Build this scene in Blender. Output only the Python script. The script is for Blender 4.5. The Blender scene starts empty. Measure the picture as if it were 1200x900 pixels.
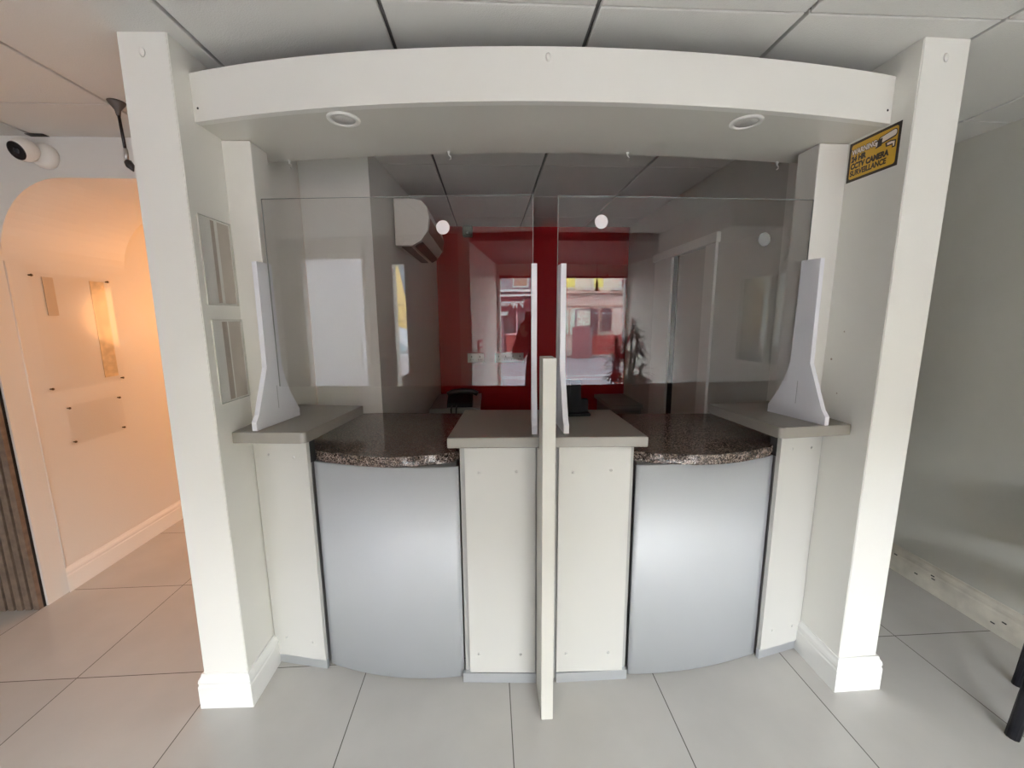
import bpy, bmesh, math, random
from mathutils import Vector, Matrix
from math import sin, cos, pi, radians

random.seed(7)
S = bpy.context.scene
COL = S.collection

# ------------------------------------------------------------------ camera, world, lights
CAM_Z = 1.4732
FPX = 478.47
PITCH, YAW, ROLL = 0.16204, 0.05463, -0.00726
cam_d = bpy.data.cameras.new('camera')
cam_d.sensor_fit = 'HORIZONTAL'
cam_d.sensor_width = 36.0
cam_d.lens = FPX / 1200 * 36.0
cam_d.clip_start = 0.03
cam_d.clip_end = 300
cam = bpy.data.objects.new('camera', cam_d)
COL.objects.link(cam)
fwd = Vector((sin(YAW) * cos(PITCH), cos(YAW) * cos(PITCH), -sin(PITCH)))
rgt = Vector((cos(YAW), -sin(YAW), 0))
up = rgt.cross(fwd)
r2 = rgt * cos(ROLL) + up * sin(ROLL)
u2 = -rgt * sin(ROLL) + up * cos(ROLL)
m = Matrix((r2, u2, -fwd)).transposed().to_4x4()
m.translation = Vector((0, 0, CAM_Z))
cam.matrix_world = m
S.camera = cam

S.view_settings.view_transform = 'Standard'
S.view_settings.look = 'None'
S.view_settings.gamma = 1.0
S.view_settings.exposure = -0.22
S.view_settings.use_curve_mapping = False
S.cycles.use_denoising = True
S.cycles.use_adaptive_sampling = False
S.cycles.max_bounces = 10
S.cycles.diffuse_bounces = 6
S.cycles.glossy_bounces = 5
S.cycles.transmission_bounces = 6
S.cycles.transparent_max_bounces = 16
S.cycles.caustics_reflective = False
S.cycles.caustics_refractive = False
S.cycles.sample_clamp_indirect = 12.0
S.cycles.blur_glossy = 0.5

SKY = 66.0
world = bpy.data.worlds.new('overcast_sky')
S.world = world
world.use_nodes = True
nt = world.node_tree
bg = nt.nodes['Background']
tc = nt.nodes.new('ShaderNodeTexCoord')
sep = nt.nodes.new('ShaderNodeSeparateXYZ')
ramp = nt.nodes.new('ShaderNodeValToRGB')
ramp.color_ramp.elements[0].position = 0.0
ramp.color_ramp.elements[0].color = (0.77, 0.79, 0.85, 1)
ramp.color_ramp.elements[1].position = 0.7
ramp.color_ramp.elements[1].color = (0.90, 0.95, 1.0, 1)
nt.links.new(tc.outputs['Generated'], sep.inputs[0])
nt.links.new(sep.outputs['Z'], ramp.inputs[0])
nt.links.new(ramp.outputs[0], bg.inputs['Color'])
bg.inputs['Strength'].default_value = SKY

sd = bpy.data.lights.new('sun', 'SUN')
sd.energy = 4.0
sd.angle = radians(8)
sd.color = (1.0, 0.95, 0.86)
sun = bpy.data.objects.new('sun', sd)
COL.objects.link(sun)
sun.rotation_euler = Vector((-0.35, -0.75, -0.95)).to_track_quat('-Z', 'Y').to_euler()


def portal(name, loc, sx, sy, direction):
    ld = bpy.data.lights.new(name, 'AREA')
    ld.shape = 'RECTANGLE'
    ld.size = sx
    ld.size_y = sy
    ld.cycles.is_portal = True
    o = bpy.data.objects.new(name, ld)
    COL.objects.link(o)
    o.location = loc
    o.rotation_euler = Vector(direction).to_track_quat('-Z', 'Z').to_euler()
    return o


portal('daylight_portal', (0.83, -3.1, 1.2), 3.0, 1.76, (0, 1, 0))
portal('daylight_portal', (-1.95, -1.34, 1.2), 1.3, 2.0, (0, 1, 0))

hd = bpy.data.lights.new('hall_lamp_light', 'POINT')
hd.energy = 40
hd.color = (1.0, 0.45, 0.17)
hd.shadow_soft_size = 0.25
hl = bpy.data.objects.new('hall_lamp_light', hd)
COL.objects.link(hl)
hl.location = (-1.5, 3.75, 1.5)

# ------------------------------------------------------------------ materials
MATS = {}


def mat(name, col, rough=0.5, metal=0.0, spec=0.5, bump=0.0, bscale=60, var=0.0, vscale=4.0, emit=None, coat=0.0):
    if name in MATS:
        return MATS[name]
    m = bpy.data.materials.new(name)
    m.use_nodes = True
    t = m.node_tree
    b = t.nodes['Principled BSDF']
    b.inputs['Base Color'].default_value = (*col, 1)
    b.inputs['Roughness'].default_value = rough
    b.inputs['Metallic'].default_value = metal
    b.inputs['Specular IOR Level'].default_value = spec
    b.inputs['Coat Weight'].default_value = coat
    geo = t.nodes.new('ShaderNodeNewGeometry')
    if var > 0:
        n = t.nodes.new('ShaderNodeTexNoise')
        n.inputs['Scale'].default_value = vscale
        n.inputs['Detail'].default_value = 5
        t.links.new(geo.outputs['Position'], n.inputs['Vector'])
        r = t.nodes.new('ShaderNodeValToRGB')
        r.color_ramp.elements[0].position = 0.35
        r.color_ramp.elements[1].position = 0.65
        r.color_ramp.elements[0].color = (*[c * (1 - var) for c in col], 1)
        r.color_ramp.elements[1].color = (*[min(1, c * (1 + var)) for c in col], 1)
        t.links.new(n.outputs['Fac'], r.inputs[0])
        t.links.new(r.outputs[0], b.inputs['Base Color'])
    if bump > 0:
        n = t.nodes.new('ShaderNodeTexNoise')
        n.inputs['Scale'].default_value = bscale
        n.inputs['Detail'].default_value = 3
        t.links.new(geo.outputs['Position'], n.inputs['Vector'])
        bp = t.nodes.new('ShaderNodeBump')
        bp.inputs['Strength'].default_value = bump
        bp.inputs['Distance'].default_value = 0.002
        t.links.new(n.outputs['Fac'], bp.inputs['Height'])
        t.links.new(bp.outputs[0], b.inputs['Normal'])
    if emit:
        b.inputs['Emission Color'].default_value = (*emit[0], 1)
        b.inputs['Emission Strength'].default_value = emit[1]
    MATS[name] = m
    return m


def clear_mat(name, tint=(1, 1, 1), f0=0.04, haze=0.0, hazecol=(.8, .8, .8), rough=0.0):
    """thin clear sheet: Schlick reflection over straight-through transmission"""
    m = bpy.data.materials.new(name)
    m.use_nodes = True
    t = m.node_tree
    t.nodes.remove(t.nodes['Principled BSDF'])
    out = t.nodes['Material Output']
    geo = t.nodes.new('ShaderNodeNewGeometry')
    dot = t.nodes.new('ShaderNodeVectorMath'); dot.operation = 'DOT_PRODUCT'
    t.links.new(geo.outputs['Incoming'], dot.inputs[0])
    t.links.new(geo.outputs['Normal'], dot.inputs[1])
    ab = t.nodes.new('ShaderNodeMath'); ab.operation = 'ABSOLUTE'
    t.links.new(dot.outputs['Value'], ab.inputs[0])
    om = t.nodes.new('ShaderNodeMath'); om.operation = 'SUBTRACT'; om.inputs[0].default_value = 1.0
    t.links.new(ab.outputs[0], om.inputs[1])
    pw = t.nodes.new('ShaderNodeMath'); pw.operation = 'POWER'; pw.inputs[1].default_value = 5.0
    t.links.new(om.outputs[0], pw.inputs[0])
    ma = t.nodes.new('ShaderNodeMath'); ma.operation = 'MULTIPLY_ADD'
    ma.inputs[1].default_value = 1 - f0; ma.inputs[2].default_value = f0
    t.links.new(pw.outputs[0], ma.inputs[0])
    tr = t.nodes.new('ShaderNodeBsdfTransparent'); tr.inputs[0].default_value = (*tint, 1)
    gl = t.nodes.new('ShaderNodeBsdfGlossy'); gl.inputs['Roughness'].default_value = rough
    base = tr
    if haze > 0:
        df = t.nodes.new('ShaderNodeBsdfDiffuse'); df.inputs[0].default_value = (*hazecol, 1)
        mx0 = t.nodes.new('ShaderNodeMixShader'); mx0.inputs[0].default_value = haze
        t.links.new(tr.outputs[0], mx0.inputs[1]); t.links.new(df.outputs[0], mx0.inputs[2])
        base = mx0
    mx = t.nodes.new('ShaderNodeMixShader')
    t.links.new(ma.outputs[0], mx.inputs[0])
    t.links.new(base.outputs[0], mx.inputs[1])
    t.links.new(gl.outputs[0], mx.inputs[2])
    t.links.new(mx.outputs[0], out.inputs['Surface'])
    MATS[name] = m
    return m


def tile_floor_mat():
    m = bpy.data.materials.new('porcelain_floor_tiles')
    m.use_nodes = True
    t = m.node_tree
    b = t.nodes['Principled BSDF']
    geo = t.nodes.new('ShaderNodeNewGeometry')
    sp = t.nodes.new('ShaderNodeSeparateXYZ')
    t.links.new(geo.outputs['Position'], sp.inputs[0])

    def M(op, a, bb=None, c=None):
        n = t.nodes.new('ShaderNodeMath'); n.operation = op
        for i, v in enumerate((a, bb, c)):
            if v is None: continue
            if isinstance(v, (int, float)): n.inputs[i].default_value = v
            else: t.links.new(v, n.inputs[i])
        return n.outputs[0]
    lines = []
    cells = []
    for ax, off in (('X', -0.5408), ('Y', 1.5824)):
        u = M('DIVIDE', M('SUBTRACT', sp.outputs[ax], off), 0.6)
        fr = M('FRACT', u)
        d = M('MINIMUM', fr, M('SUBTRACT', 1.0, fr))
        lines.append(M('LESS_THAN', d, 0.0030))
        cells.append(M('FLOOR', u))
    line = M('MAXIMUM', lines[0], lines[1])
    cid = t.nodes.new('ShaderNodeCombineXYZ')
    t.links.new(cells[0], cid.inputs[0]); t.links.new(cells[1], cid.inputs[1])
    wn = t.nodes.new('ShaderNodeTexWhiteNoise')
    t.links.new(cid.outputs[0], wn.inputs['Vector'])
    n = t.nodes.new('ShaderNodeTexNoise'); n.inputs['Scale'].default_value = 3.0; n.inputs['Detail'].default_value = 6
    t.links.new(geo.outputs['Position'], n.inputs['Vector'])
    v = M('ADD', M('MULTIPLY', wn.outputs['Value'], 0.25), M('MULTIPLY', n.outputs['Fac'], 0.75))
    r = t.nodes.new('ShaderNodeValToRGB')
    r.color_ramp.elements[0].position = 0.2; r.color_ramp.elements[1].position = 0.8
    r.color_ramp.elements[0].color = (0.43, 0.41, 0.38, 1)
    r.color_ramp.elements[1].color = (0.54, 0.52, 0.485, 1)
    t.links.new(v, r.inputs[0])
    mx = t.nodes.new('ShaderNodeMix'); mx.data_type = 'RGBA'
    t.links.new(line, mx.inputs[0])
    t.links.new(r.outputs[0], mx.inputs[6])
    mx.inputs[7].default_value = (0.09, 0.08, 0.07, 1)
    t.links.new(mx.outputs[2], b.inputs['Base Color'])
    n2 = t.nodes.new('ShaderNodeTexNoise'); n2.inputs['Scale'].default_value = 7.0
    t.links.new(geo.outputs['Position'], n2.inputs['Vector'])
    ro = M('ADD', M('MULTIPLY', n2.outputs['Fac'], 0.12), 0.13)
    ro2 = M('MAXIMUM', ro, M('MULTIPLY', line, 0.8))
    t.links.new(ro2, b.inputs['Roughness'])
    b.inputs['Specular IOR Level'].default_value = 0.5
    bp = t.nodes.new('ShaderNodeBump'); bp.inputs['Distance'].default_value = 0.001; bp.invert = True
    bp.inputs['Strength'].default_value = 0.6
    t.links.new(line, bp.inputs['Height'])
    t.links.new(bp.outputs[0], b.inputs['Normal'])
    MATS['floor'] = m
    return m


def granite_mat():
    m = bpy.data.materials.new('speckled_brown_granite')
    m.use_nodes = True
    t = m.node_tree
    b = t.nodes['Principled BSDF']
    geo = t.nodes.new('ShaderNodeNewGeometry')
    v = t.nodes.new('ShaderNodeTexVoronoi'); v.inputs['Scale'].default_value = 290
    t.links.new(geo.outputs['Position'], v.inputs['Vector'])
    sp = t.nodes.new('ShaderNodeSeparateColor')
    t.links.new(v.outputs['Color'], sp.inputs[0])
    n = t.nodes.new('ShaderNodeTexNoise'); n.inputs['Scale'].default_value = 90; n.inputs['Detail'].default_value = 4
    t.links.new(geo.outputs['Position'], n.inputs['Vector'])
    ad = t.nodes.new('ShaderNodeMath'); ad.operation = 'ADD'
    hf = t.nodes.new('ShaderNodeMath'); hf.operation = 'MULTIPLY'; hf.inputs[1].default_value = 0.6
    t.links.new(sp.outputs[0], hf.inputs[0])
    t.links.new(hf.outputs[0], ad.inputs[0])
    h2 = t.nodes.new('ShaderNodeMath'); h2.operation = 'MULTIPLY'; h2.inputs[1].default_value = 0.4
    t.links.new(n.outputs['Fac'], h2.inputs[0]); t.links.new(h2.outputs[0], ad.inputs[1])
    r = t.nodes.new('ShaderNodeValToRGB')
    e = r.color_ramp.elements
    e[0].position = 0.22; e[0].color = (0.012, 0.010, 0.009, 1)
    e[1].position = 0.86; e[1].color = (0.40, 0.33, 0.29, 1)
    for p, c in ((0.38, (0.035, 0.026, 0.022)), (0.52, (0.10, 0.07, 0.055)), (0.66, (0.20, 0.15, 0.125))):
        x = e.new(p); x.color = (*c, 1)
    t.links.new(ad.outputs[0], r.inputs[0])
    t.links.new(r.outputs[0], b.inputs['Base Color'])
    b.inputs['Roughness'].default_value = 0.14
    MATS['granite'] = m
    return m


WHITE = mat('white_wall_paint', (0.72, 0.70, 0.66), 0.45, bump=0.25, bscale=90)
CREAM = mat('cream_gloss_paint', (0.78, 0.765, 0.715), 0.33, bump=0.12, bscale=70)
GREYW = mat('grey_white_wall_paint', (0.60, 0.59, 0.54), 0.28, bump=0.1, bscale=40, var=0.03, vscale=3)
SKIRT = mat('gloss_skirting_paint', (0.80, 0.79, 0.76), 0.28)
SKIRTD = mat('scuffed_skirting_paint', (0.66, 0.62, 0.54), 0.4, var=0.14, vscale=9)
RED = mat('deep_red_wall_paint', (0.27, 0.002, 0.004), 0.5, spec=.15)
TILE = mat('ceiling_tile', (0.66, 0.65, 0.62), 0.85, bump=0.6, bscale=260)
GRID = mat('ceiling_grid_metal', (0.16, 0.155, 0.15), 0.6)
PANEL = mat('warm_grey_laminate', (0.535, 0.525, 0.49), 0.36)
TAUPE = mat('taupe_ledge_laminate', (0.255, 0.235, 0.205), 0.30)
PLINTH = mat('aluminium_plinth', (0.66, 0.68, 0.70), 0.35, metal=0.75)
CARC = mat('grey_carcass', (0.27, 0.27, 0.26), 0.5)
DARK = mat('dark_gap_fill', (0.03, 0.03, 0.03), 0.7)
WPLAS = mat('white_acrylic_bracket', (0.80, 0.80, 0.82), 0.30)
BRKT = mat('white_support_board', (0.76, 0.76, 0.80), 0.35)
BLACK = mat('black_plastic', (0.012, 0.012, 0.013), 0.35)
BMETAL = mat('black_painted_metal', (0.015, 0.015, 0.02), 0.38, metal=0.3)
CHROME = mat('screw_metal', (0.55, 0.54, 0.52), 0.3, metal=0.9)
DWHITE = mat('white_plastic', (0.80, 0.79, 0.75), 0.35)
STICK = mat('white_sticker', (0.86, 0.80, 0.82), 0.6)
PATCHM = mat('bare_brown_plaster', (0.55, 0.49, 0.42), 0.75, var=0.06, vscale=14)
PATCHD = mat('darker_brown_plaster', (0.44, 0.375, 0.31), 0.75, var=0.06, vscale=14)
WOOD = mat('dark_oak_slat', (0.15, 0.105, 0.075), 0.45, var=0.2, vscale=30)
FELT = mat('black_felt', (0.008, 0.007, 0.007), 0.95)
YEL = mat('sign_yellow', (0.62, 0.36, 0.03), 0.35)
SBLK = mat('sign_black', (0.02, 0.012, 0.012), 0.4)
SWHT = mat('sign_white', (0.80, 0.72, 0.66), 0.4)
SILVER = mat('brushed_silver_laminate', (0.52, 0.535, 0.55), 0.60, metal=0.40, spec=.35)
FLOOR = tile_floor_mat()
GRAN = granite_mat()
ACR = clear_mat('clear_acrylic_screen', (0.985, 0.985, 0.985), 0.043)
ACRH = clear_mat('clear_acrylic_holder', (1.0, 1.0, 1.0), 0.02, rough=.12)
GLASS = clear_mat('window_glass', (0.97, 0.98, 0.98), 0.03)
ACRE = mat('acrylic_edge', (0.36, 0.39, 0.37), 0.2)

# brushed streaks on the silver laminate
_t = SILVER.node_tree
_g = _t.nodes.new('ShaderNodeNewGeometry')
_mp = _t.nodes.new('ShaderNodeMapping'); _mp.inputs['Scale'].default_value = (500, 500, 3)
_n = _t.nodes.new('ShaderNodeTexNoise'); _n.inputs['Scale'].default_value = 1.0
_b = _t.nodes.new('ShaderNodeBump'); _b.inputs['Strength'].default_value = 0.05; _b.inputs['Distance'].default_value = 0.001
_t.links.new(_g.outputs['Position'], _mp.inputs[0]); _t.links.new(_mp.outputs[0], _n.inputs['Vector'])
_t.links.new(_n.outputs['Fac'], _b.inputs['Height']); _t.links.new(_b.outputs[0], _t.nodes['Principled BSDF'].inputs['Normal'])


# ------------------------------------------------------------------ mesh helpers
class MB:
    def __init__(self):
        self.bm = bmesh.new()
        self.mi = 0

    def _faces(self, fs):
        for f in fs: f.material_index = self.mi

    def box(self, x0, x1, y0, y1, z0, z1, bev=0.0):
        vs = [self.bm.verts.new((x, y, z)) for x in (x0, x1) for y in (y0, y1) for z in (z0, z1)]
        idx = [(0, 1, 3, 2), (4, 6, 7, 5), (0, 4, 5, 1), (2, 3, 7, 6), (0, 2, 6, 4), (1, 5, 7, 3)]
        fs = [self.bm.faces.new([vs[i] for i in q]) for q in idx]
        self._faces(fs)
        if bev > 0:
            es = list({e for f in fs for e in f.edges})
            r = bmesh.ops.bevel(self.bm, geom=es, offset=bev, segments=2, affect='EDGES', profile=0.5)
            self._faces(r['faces'])
        return self

    def prism(self, pts, z0, z1, bev=0.0, M=None, seg=2):
        """polygon pts (x, y) extruded from z0 to z1, optional transform"""
        a = [self.bm.verts.new((p[0], p[1], z0)) for p in pts]
        b = [self.bm.verts.new((p[0], p[1], z1)) for p in pts]
        n = len(pts)
        fs = [self.bm.faces.new(list(reversed(a))), self.bm.faces.new(b)]
        for i in range(n):
            fs.append(self.bm.faces.new([a[i], a[(i + 1) % n], b[(i + 1) % n], b[i]]))
        self._faces(fs)
        vs = a + b
        if bev > 0:
            es = list(fs[0].edges) + list(fs[1].edges)
            r = bmesh.ops.bevel(self.bm, geom=es, offset=bev, segments=seg, affect='EDGES', profile=0.5)
            self._faces(r['faces'])
            vs = list({v for f in r['faces'] for v in f.verts} | {v for v in vs if v.is_valid} |
                      {v for f in fs if f.is_valid for v in f.verts})
        if M is not None:
            bmesh.ops.transform(self.bm, matrix=M, verts=vs)
        return self

    def lathe(self, prof, n=24, M=None, caps=True):
        """prof: list of (r, z)"""
        rings = []
        for r, z in prof:
            rings.append([self.bm.verts.new((r * cos(2 * pi * k / n), r * sin(2 * pi * k / n), z)) for k in range(n)])
        fs = []
        for a, b in zip(rings, rings[1:]):
            for k in range(n):
                fs.append(self.bm.faces.new([a[k], a[(k + 1) % n], b[(k + 1) % n], b[k]]))
        if caps:
            fs.append(self.bm.faces.new(list(reversed(rings[0]))))
            fs.append(self.bm.faces.new(rings[-1]))
        for f in fs: f.smooth = True
        self._faces(fs)
        if M is not None:
            bmesh.ops.transform(self.bm, matrix=M, verts=[v for r in rings for v in r])
        return self

    def tube(self, path, r, n=8, taper=None):
        path = [Vector(p) for p in path]
        rings = []
        for i, p in enumerate(path):
            d = (path[min(i + 1, len(path) - 1)] - path[max(i - 1, 0)]).normalized()
            q = d.to_track_quat('Z', 'Y')
            rr = r if taper is None else r * (1 + (taper - 1) * i / (len(path) - 1))
            rings.append([self.bm.verts.new(p + q @ Vector((rr * cos(2 * pi * k / n), rr * sin(2 * pi * k / n), 0))) for k in range(n)])
        fs = []
        for a, b in zip(rings, rings[1:]):
            for k in range(n):
                fs.append(self.bm.faces.new([a[k], a[(k + 1) % n], b[(k + 1) % n], b[k]]))
        fs.append(self.bm.faces.new(list(reversed(rings[0]))))
        fs.append(self.bm.faces.new(rings[-1]))
        for f in fs: f.smooth = True
        self._faces(fs)
        return self

    def poly(self, pts):
        f = self.bm.faces.new([self.bm.verts.new(p) for p in pts])
        self._faces([f])
        return self

    def build(self, name, mats, parent=None, kind=None, smooth_angle=None):
        bmesh.ops.recalc_face_normals(self.bm, faces=self.bm.faces[:])
        me = bpy.data.meshes.new(name)
        self.bm.to_mesh(me)
        self.bm.free()
        for mm in (mats if isinstance(mats, (list, tuple)) else [mats]):
            me.materials.append(mm)
        o = bpy.data.objects.new(name, me)
        COL.objects.link(o)
        if parent is not None:
            o.parent = parent
            o.matrix_parent_inverse = parent.matrix_world.inverted() if parent.type == 'MESH' else Matrix.Translation(-parent.location)
        if kind:
            o['kind'] = kind
        return o


def thing(name, label, cat, loc=(0, 0, 0), group=None):
    o = bpy.data.objects.new(name, None)
    COL.objects.link(o)
    o.location = loc
    o.empty_display_size = 0.1
    o['label'] = label
    o['category'] = cat
    if group: o['group'] = group
    return o


def tag(o, label, cat, group=None, kind=None):
    o['label'] = label
    o['category'] = cat
    if group: o['group'] = group
    if kind: o['kind'] = kind
    return o


def struct(name, mb, m):
    return mb.build(name, m, kind='structure')


def quadfit(p, x):
    """Lagrange through the points p"""
    y = 0
    for i, (xi, yi) in enumerate(p):
        l = yi
        for j, (xj, _) in enumerate(p):
            if i != j: l *= (x - xj) / (xi - xj)
        y += l
    return y


def arc(p, x0, x1, n=24):
    return [(x0 + (x1 - x0) * k / n, quadfit(p, x0 + (x1 - x0) * k / n)) for k in range(n + 1)]


def text_mesh(name, s, size, m, parent, M, extrude=0.0006, align='LEFT', sx=1.0, bold=0.0):
    cu = bpy.data.curves.new(name, 'FONT')
    cu.body = s
    cu.size = size
    cu.extrude = extrude
    cu.offset = bold
    cu.align_x = align
    tmp = bpy.data.objects.new('tmp_text', cu)
    COL.objects.link(tmp)
    bpy.context.view_layer.update()
    dg = bpy.context.evaluated_depsgraph_get()
    me = bpy.data.meshes.new_from_object(tmp.evaluated_get(dg))
    bpy.data.objects.remove(tmp)
    bpy.data.curves.remove(cu)
    me.transform(Matrix.Diagonal((sx, 1, 1, 1)))
    me.transform(M)
    me.materials.clear()
    me.materials.append(m)
    o = bpy.data.objects.new(name, me)
    COL.objects.link(o)
    if parent is not None:
        o.parent = parent
        o.matrix_parent_inverse = Matrix.Translation(-parent.location)
    return o


def rounded(w, h, r, n=6):
    pts = []
    for cx, cy, a0 in ((w / 2 - r, h / 2 - r, 0), (-w / 2 + r, h / 2 - r, 90), (-w / 2 + r, -h / 2 + r, 180), (w / 2 - r, -h / 2 + r, 270)):
        for k in range(n + 1):
            a = radians(a0 + 90 * k / n)
            pts.append((cx + r * cos(a), cy + r * sin(a)))
    return pts


HT = 2.3167           # suspended ceiling
WLX, WRX = -0.945, 1.36   # inner faces of the booth's side walls

# ------------------------------------------------------------------ setting
mb = MB(); mb.box(-5.0, 2.5, -3.12, 4.2, -0.06, 0.0)
struct('floor', mb, FLOOR)

# suspended ceiling: real tiles in a dark grid
mb = MB()
mb.mi = 1
mb.box(-5.0, 2.4, -1.16, 4.2, HT + 0.016, HT + 0.03)
mb.mi = 0
G0x, G0y = -0.8847, 1.2627
g = 0.0055
for i in range(-7, 6):
    for j in range(-5, 5):
        x0 = G0x + i * 0.6; x1 = x0 + 0.6; y0 = G0y + j * 0.6; y1 = y0 + 0.6
        x0, x1 = max(x0, -5.0), min(x1, 2.4); y0, y1 = max(y0, -1.16), min(y1, 4.2)
        if x1 - x0 < 0.03 or y1 - y0 < 0.03: continue
        mb.box(x0 + g * 1.2, x1 - g * 1.2, y0 + g * .45, y1 - g * .45, HT, HT + 0.017, bev=0.0035)
mb.mi = 1
mb.box(-5.0, 2.4, -1.19, -1.16, HT, HT + 0.1)
struct('ceiling', mb, [TILE, GRID])
mb = MB(); mb.box(-5.0, 2.5, -1.32, 4.3, 2.80, 2.90); mb.box(-0.78, 2.5, -3.12, -1.32, 2.80, 2.90)  # unseen roof slab added to keep sky light out, open over the entrance
struct('ceiling', mb, WHITE)

# front wall behind the camera with the wide shop window, a narrow light and a blinded window
FY = -3.0
mb = MB()
def wbox(x0, x1, z0, z1): mb.box(x0, x1, FY - 0.12, FY, z0, z1)
wbox(-0.78, -0.66, -0.06, 2.80)
wbox(-0.66, 2.36, -0.06, 0.32); wbox(-0.66, 2.36, 2.09, 2.80)
wbox(2.36, 2.50, -0.06, 2.80)
struct('wall_front', mb, WHITE)
# alcove side wall and the entrance wall beside it
mb = MB(); mb.box(-0.78, -0.66, -3.0, -1.15, -0.06, 2.80)
struct('wall_alcove', mb, WHITE)
EY = -1.2
mb = MB()
def ebox(x0, x1, z0, z1): mb.box(x0, x1, EY - 0.12, EY, z0, z1)
ebox(-5.0, -2.58, -0.06, 2.80)
ebox(-2.58, -1.80, 2.16, 2.80)
ebox(-1.80, -1.52, -0.06, 2.80)
ebox(-1.52, -1.37, 2.04, 2.80); ebox(-1.52, -1.37, -0.06, 0.25)
ebox(-1.37, -0.78, -0.06, 2.80)
struct('wall_entrance', mb, mat('beige_entrance_paint', (.46, .42, .38), .6))
mb = MB(); mb.box(-0.66, 2.35, -3.0, -1.16, 2.24, 2.32)
struct('trim_4', mb, mat('dark_alcove_soffit', (.10, .07, .065), .7))

w1 = thing('window_1', '', '', (0.85, FY, 0.32)); del w1['label'], w1['category']; w1['kind'] = 'structure'
mb = MB()
mb.box(-0.66, -0.615, FY - 0.09, FY + 0.015, 0.32, 2.09, .004); mb.box(2.30, 2.36, FY - 0.09, FY + 0.015, 0.32, 2.09, .004)
mb.box(-0.66, 2.36, FY - 0.09, FY + 0.015, 0.32, 0.37, .004); mb.box(-0.66, 2.36, FY - 0.09, FY, 2.06, 2.09, .004)
mb.build('window_frame', SKIRT, w1)
mb = MB(); mb.box(-0.615, 2.30, FY - 0.055, FY - 0.049, 0.37, 2.06); mb.build('window_pane', GLASS, w1)
mb = MB()
mb.box(-0.60, 2.30, FY + 0.02, FY + 0.04, 2.035, 2.065)
for x in (-0.15, 1.35, 2.0): mb.box(x - .012, x + .012, FY + .015, FY + .045, 2.06, 2.10)
mb.box(-0.62, -0.42, FY + 0.02, FY + 0.06, 2.03, 2.075)
mb.build('blind_rail', BLACK, w1)

w2 = thing('window_2', '', '', (-1.445, EY, 0.25)); del w2['label'], w2['category']; w2['kind'] = 'structure'
mb = MB()
mb.box(-1.52, -1.513, EY - .08, EY + .01, .25, 2.04); mb.box(-1.377, -1.37, EY - .08, EY + .01, .25, 2.04)
mb.box(-1.513, -1.377, EY - .08, EY + .01, .25, .27)
mb.build('window_frame', SKIRT, w2)
mb = MB(); mb.box(-1.513, -1.377, EY - .05, EY - .044, .27, 2.04); mb.build('window_pane', GLASS, w2)

FILM = bpy.data.materials.new('white_window_film'); FILM.use_nodes = True
_t = FILM.node_tree; _t.nodes.remove(_t.nodes['Principled BSDF'])
_tl = _t.nodes.new('ShaderNodeBsdfTranslucent'); _tl.inputs[0].default_value = (.46, .47, .50, 1)
_df = _t.nodes.new('ShaderNodeBsdfDiffuse'); _df.inputs[0].default_value = (.5, .5, .5, 1)
_ad = _t.nodes.new('ShaderNodeAddShader'); _t.links.new(_tl.outputs[0], _ad.inputs[0]); _t.links.new(_df.outputs[0], _ad.inputs[1])
_t.links.new(_ad.outputs[0], _t.nodes['Material Output'].inputs['Surface'])
w3 = thing('door_2', '', '', (-2.19, EY, 0)); del w3['label'], w3['category']; w3['kind'] = 'structure'
mb = MB()
mb.box(-2.58, -2.53, EY - .08, EY + .02, 0, 2.16, .003); mb.box(-1.85, -1.80, EY - .08, EY + .02, 0, 2.16, .003)
mb.box(-2.53, -1.85, EY - .08, EY + .02, 2.11, 2.16, .003); mb.box(-2.53, -1.85, EY - .07, EY - .02, 0, .16, .003)
mb.build('door_frame', SKIRT, w3)
mb = MB(); mb.box(-2.53, -1.85, EY - .05, EY - .047, .16, 2.11); mb.build('frosted_pane', FILM, w3)
mb = MB(); mb.tube([(-1.90, EY + .03, .95), (-1.90, EY + .03, 1.25)], .012, 8); mb.build('door_handle', CHROME, w3)

# right wall with the small framed window just behind the camera
mb = MB()
mb.box(2.35, 2.50, 0.17, 4.2, -0.06, 2.80)
mb.box(2.35, 2.50, -3.12, -0.42, -0.06, 2.80)
mb.box(2.35, 2.50, -0.42, 0.17, -0.06, 1.05); mb.box(2.35, 2.50, -0.42, 0.17, 1.82, 2.80)
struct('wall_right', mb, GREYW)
w4 = thing('window_4', '', '', (2.35, -.125, 1.05)); del w4['label'], w4['category']; w4['kind'] = 'structure'
mb = MB()
mb.box(2.34, 2.42, -.42, -.39, 1.05, 1.82); mb.box(2.34, 2.42, .14, .17, 1.05, 1.82); mb.box(2.34, 2.42, -.04, -.015, 1.05, 1.82)
mb.box(2.34, 2.42, -.39, .14, 1.05, 1.08); mb.box(2.34, 2.42, -.39, .14, 1.79, 1.82)
mb.build('window_frame', SKIRT, w4)
mb = MB(); mb.box(2.375, 2.380, -.39, .14, 1.08, 1.79); mb.build('tinted_pane', clear_mat('tinted_glass', (.17, .18, .17), .03), w4)

mb = MB(); mb.box(1.92, 2.35, -1.16, 0.06, 2.14, HT)
struct('trim_1', mb, WHITE)

# left: front-room far wall, slat wall return, arch wall, hall
mb = MB(); mb.box(-5.1, -5.0, -3.12, 4.2, -0.06, 2.80)
struct('wall_left', mb, WHITE)
mb = MB()
mb.box(-5.0, -2.33, 2.06, 2.17, 0, HT)
mb.box(-2.45, -2.335, 2.17, 4.2, 0, HT)
struct('wall_hall_left', mb, WHITE)
mb = MB()   # white bead down the jamb
mb.tube([(-2.332, 2.172, 0.14), (-2.332, 2.172, 1.76)], 0.005, 8)
struct('trim_2', mb, SKIRT)


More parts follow.
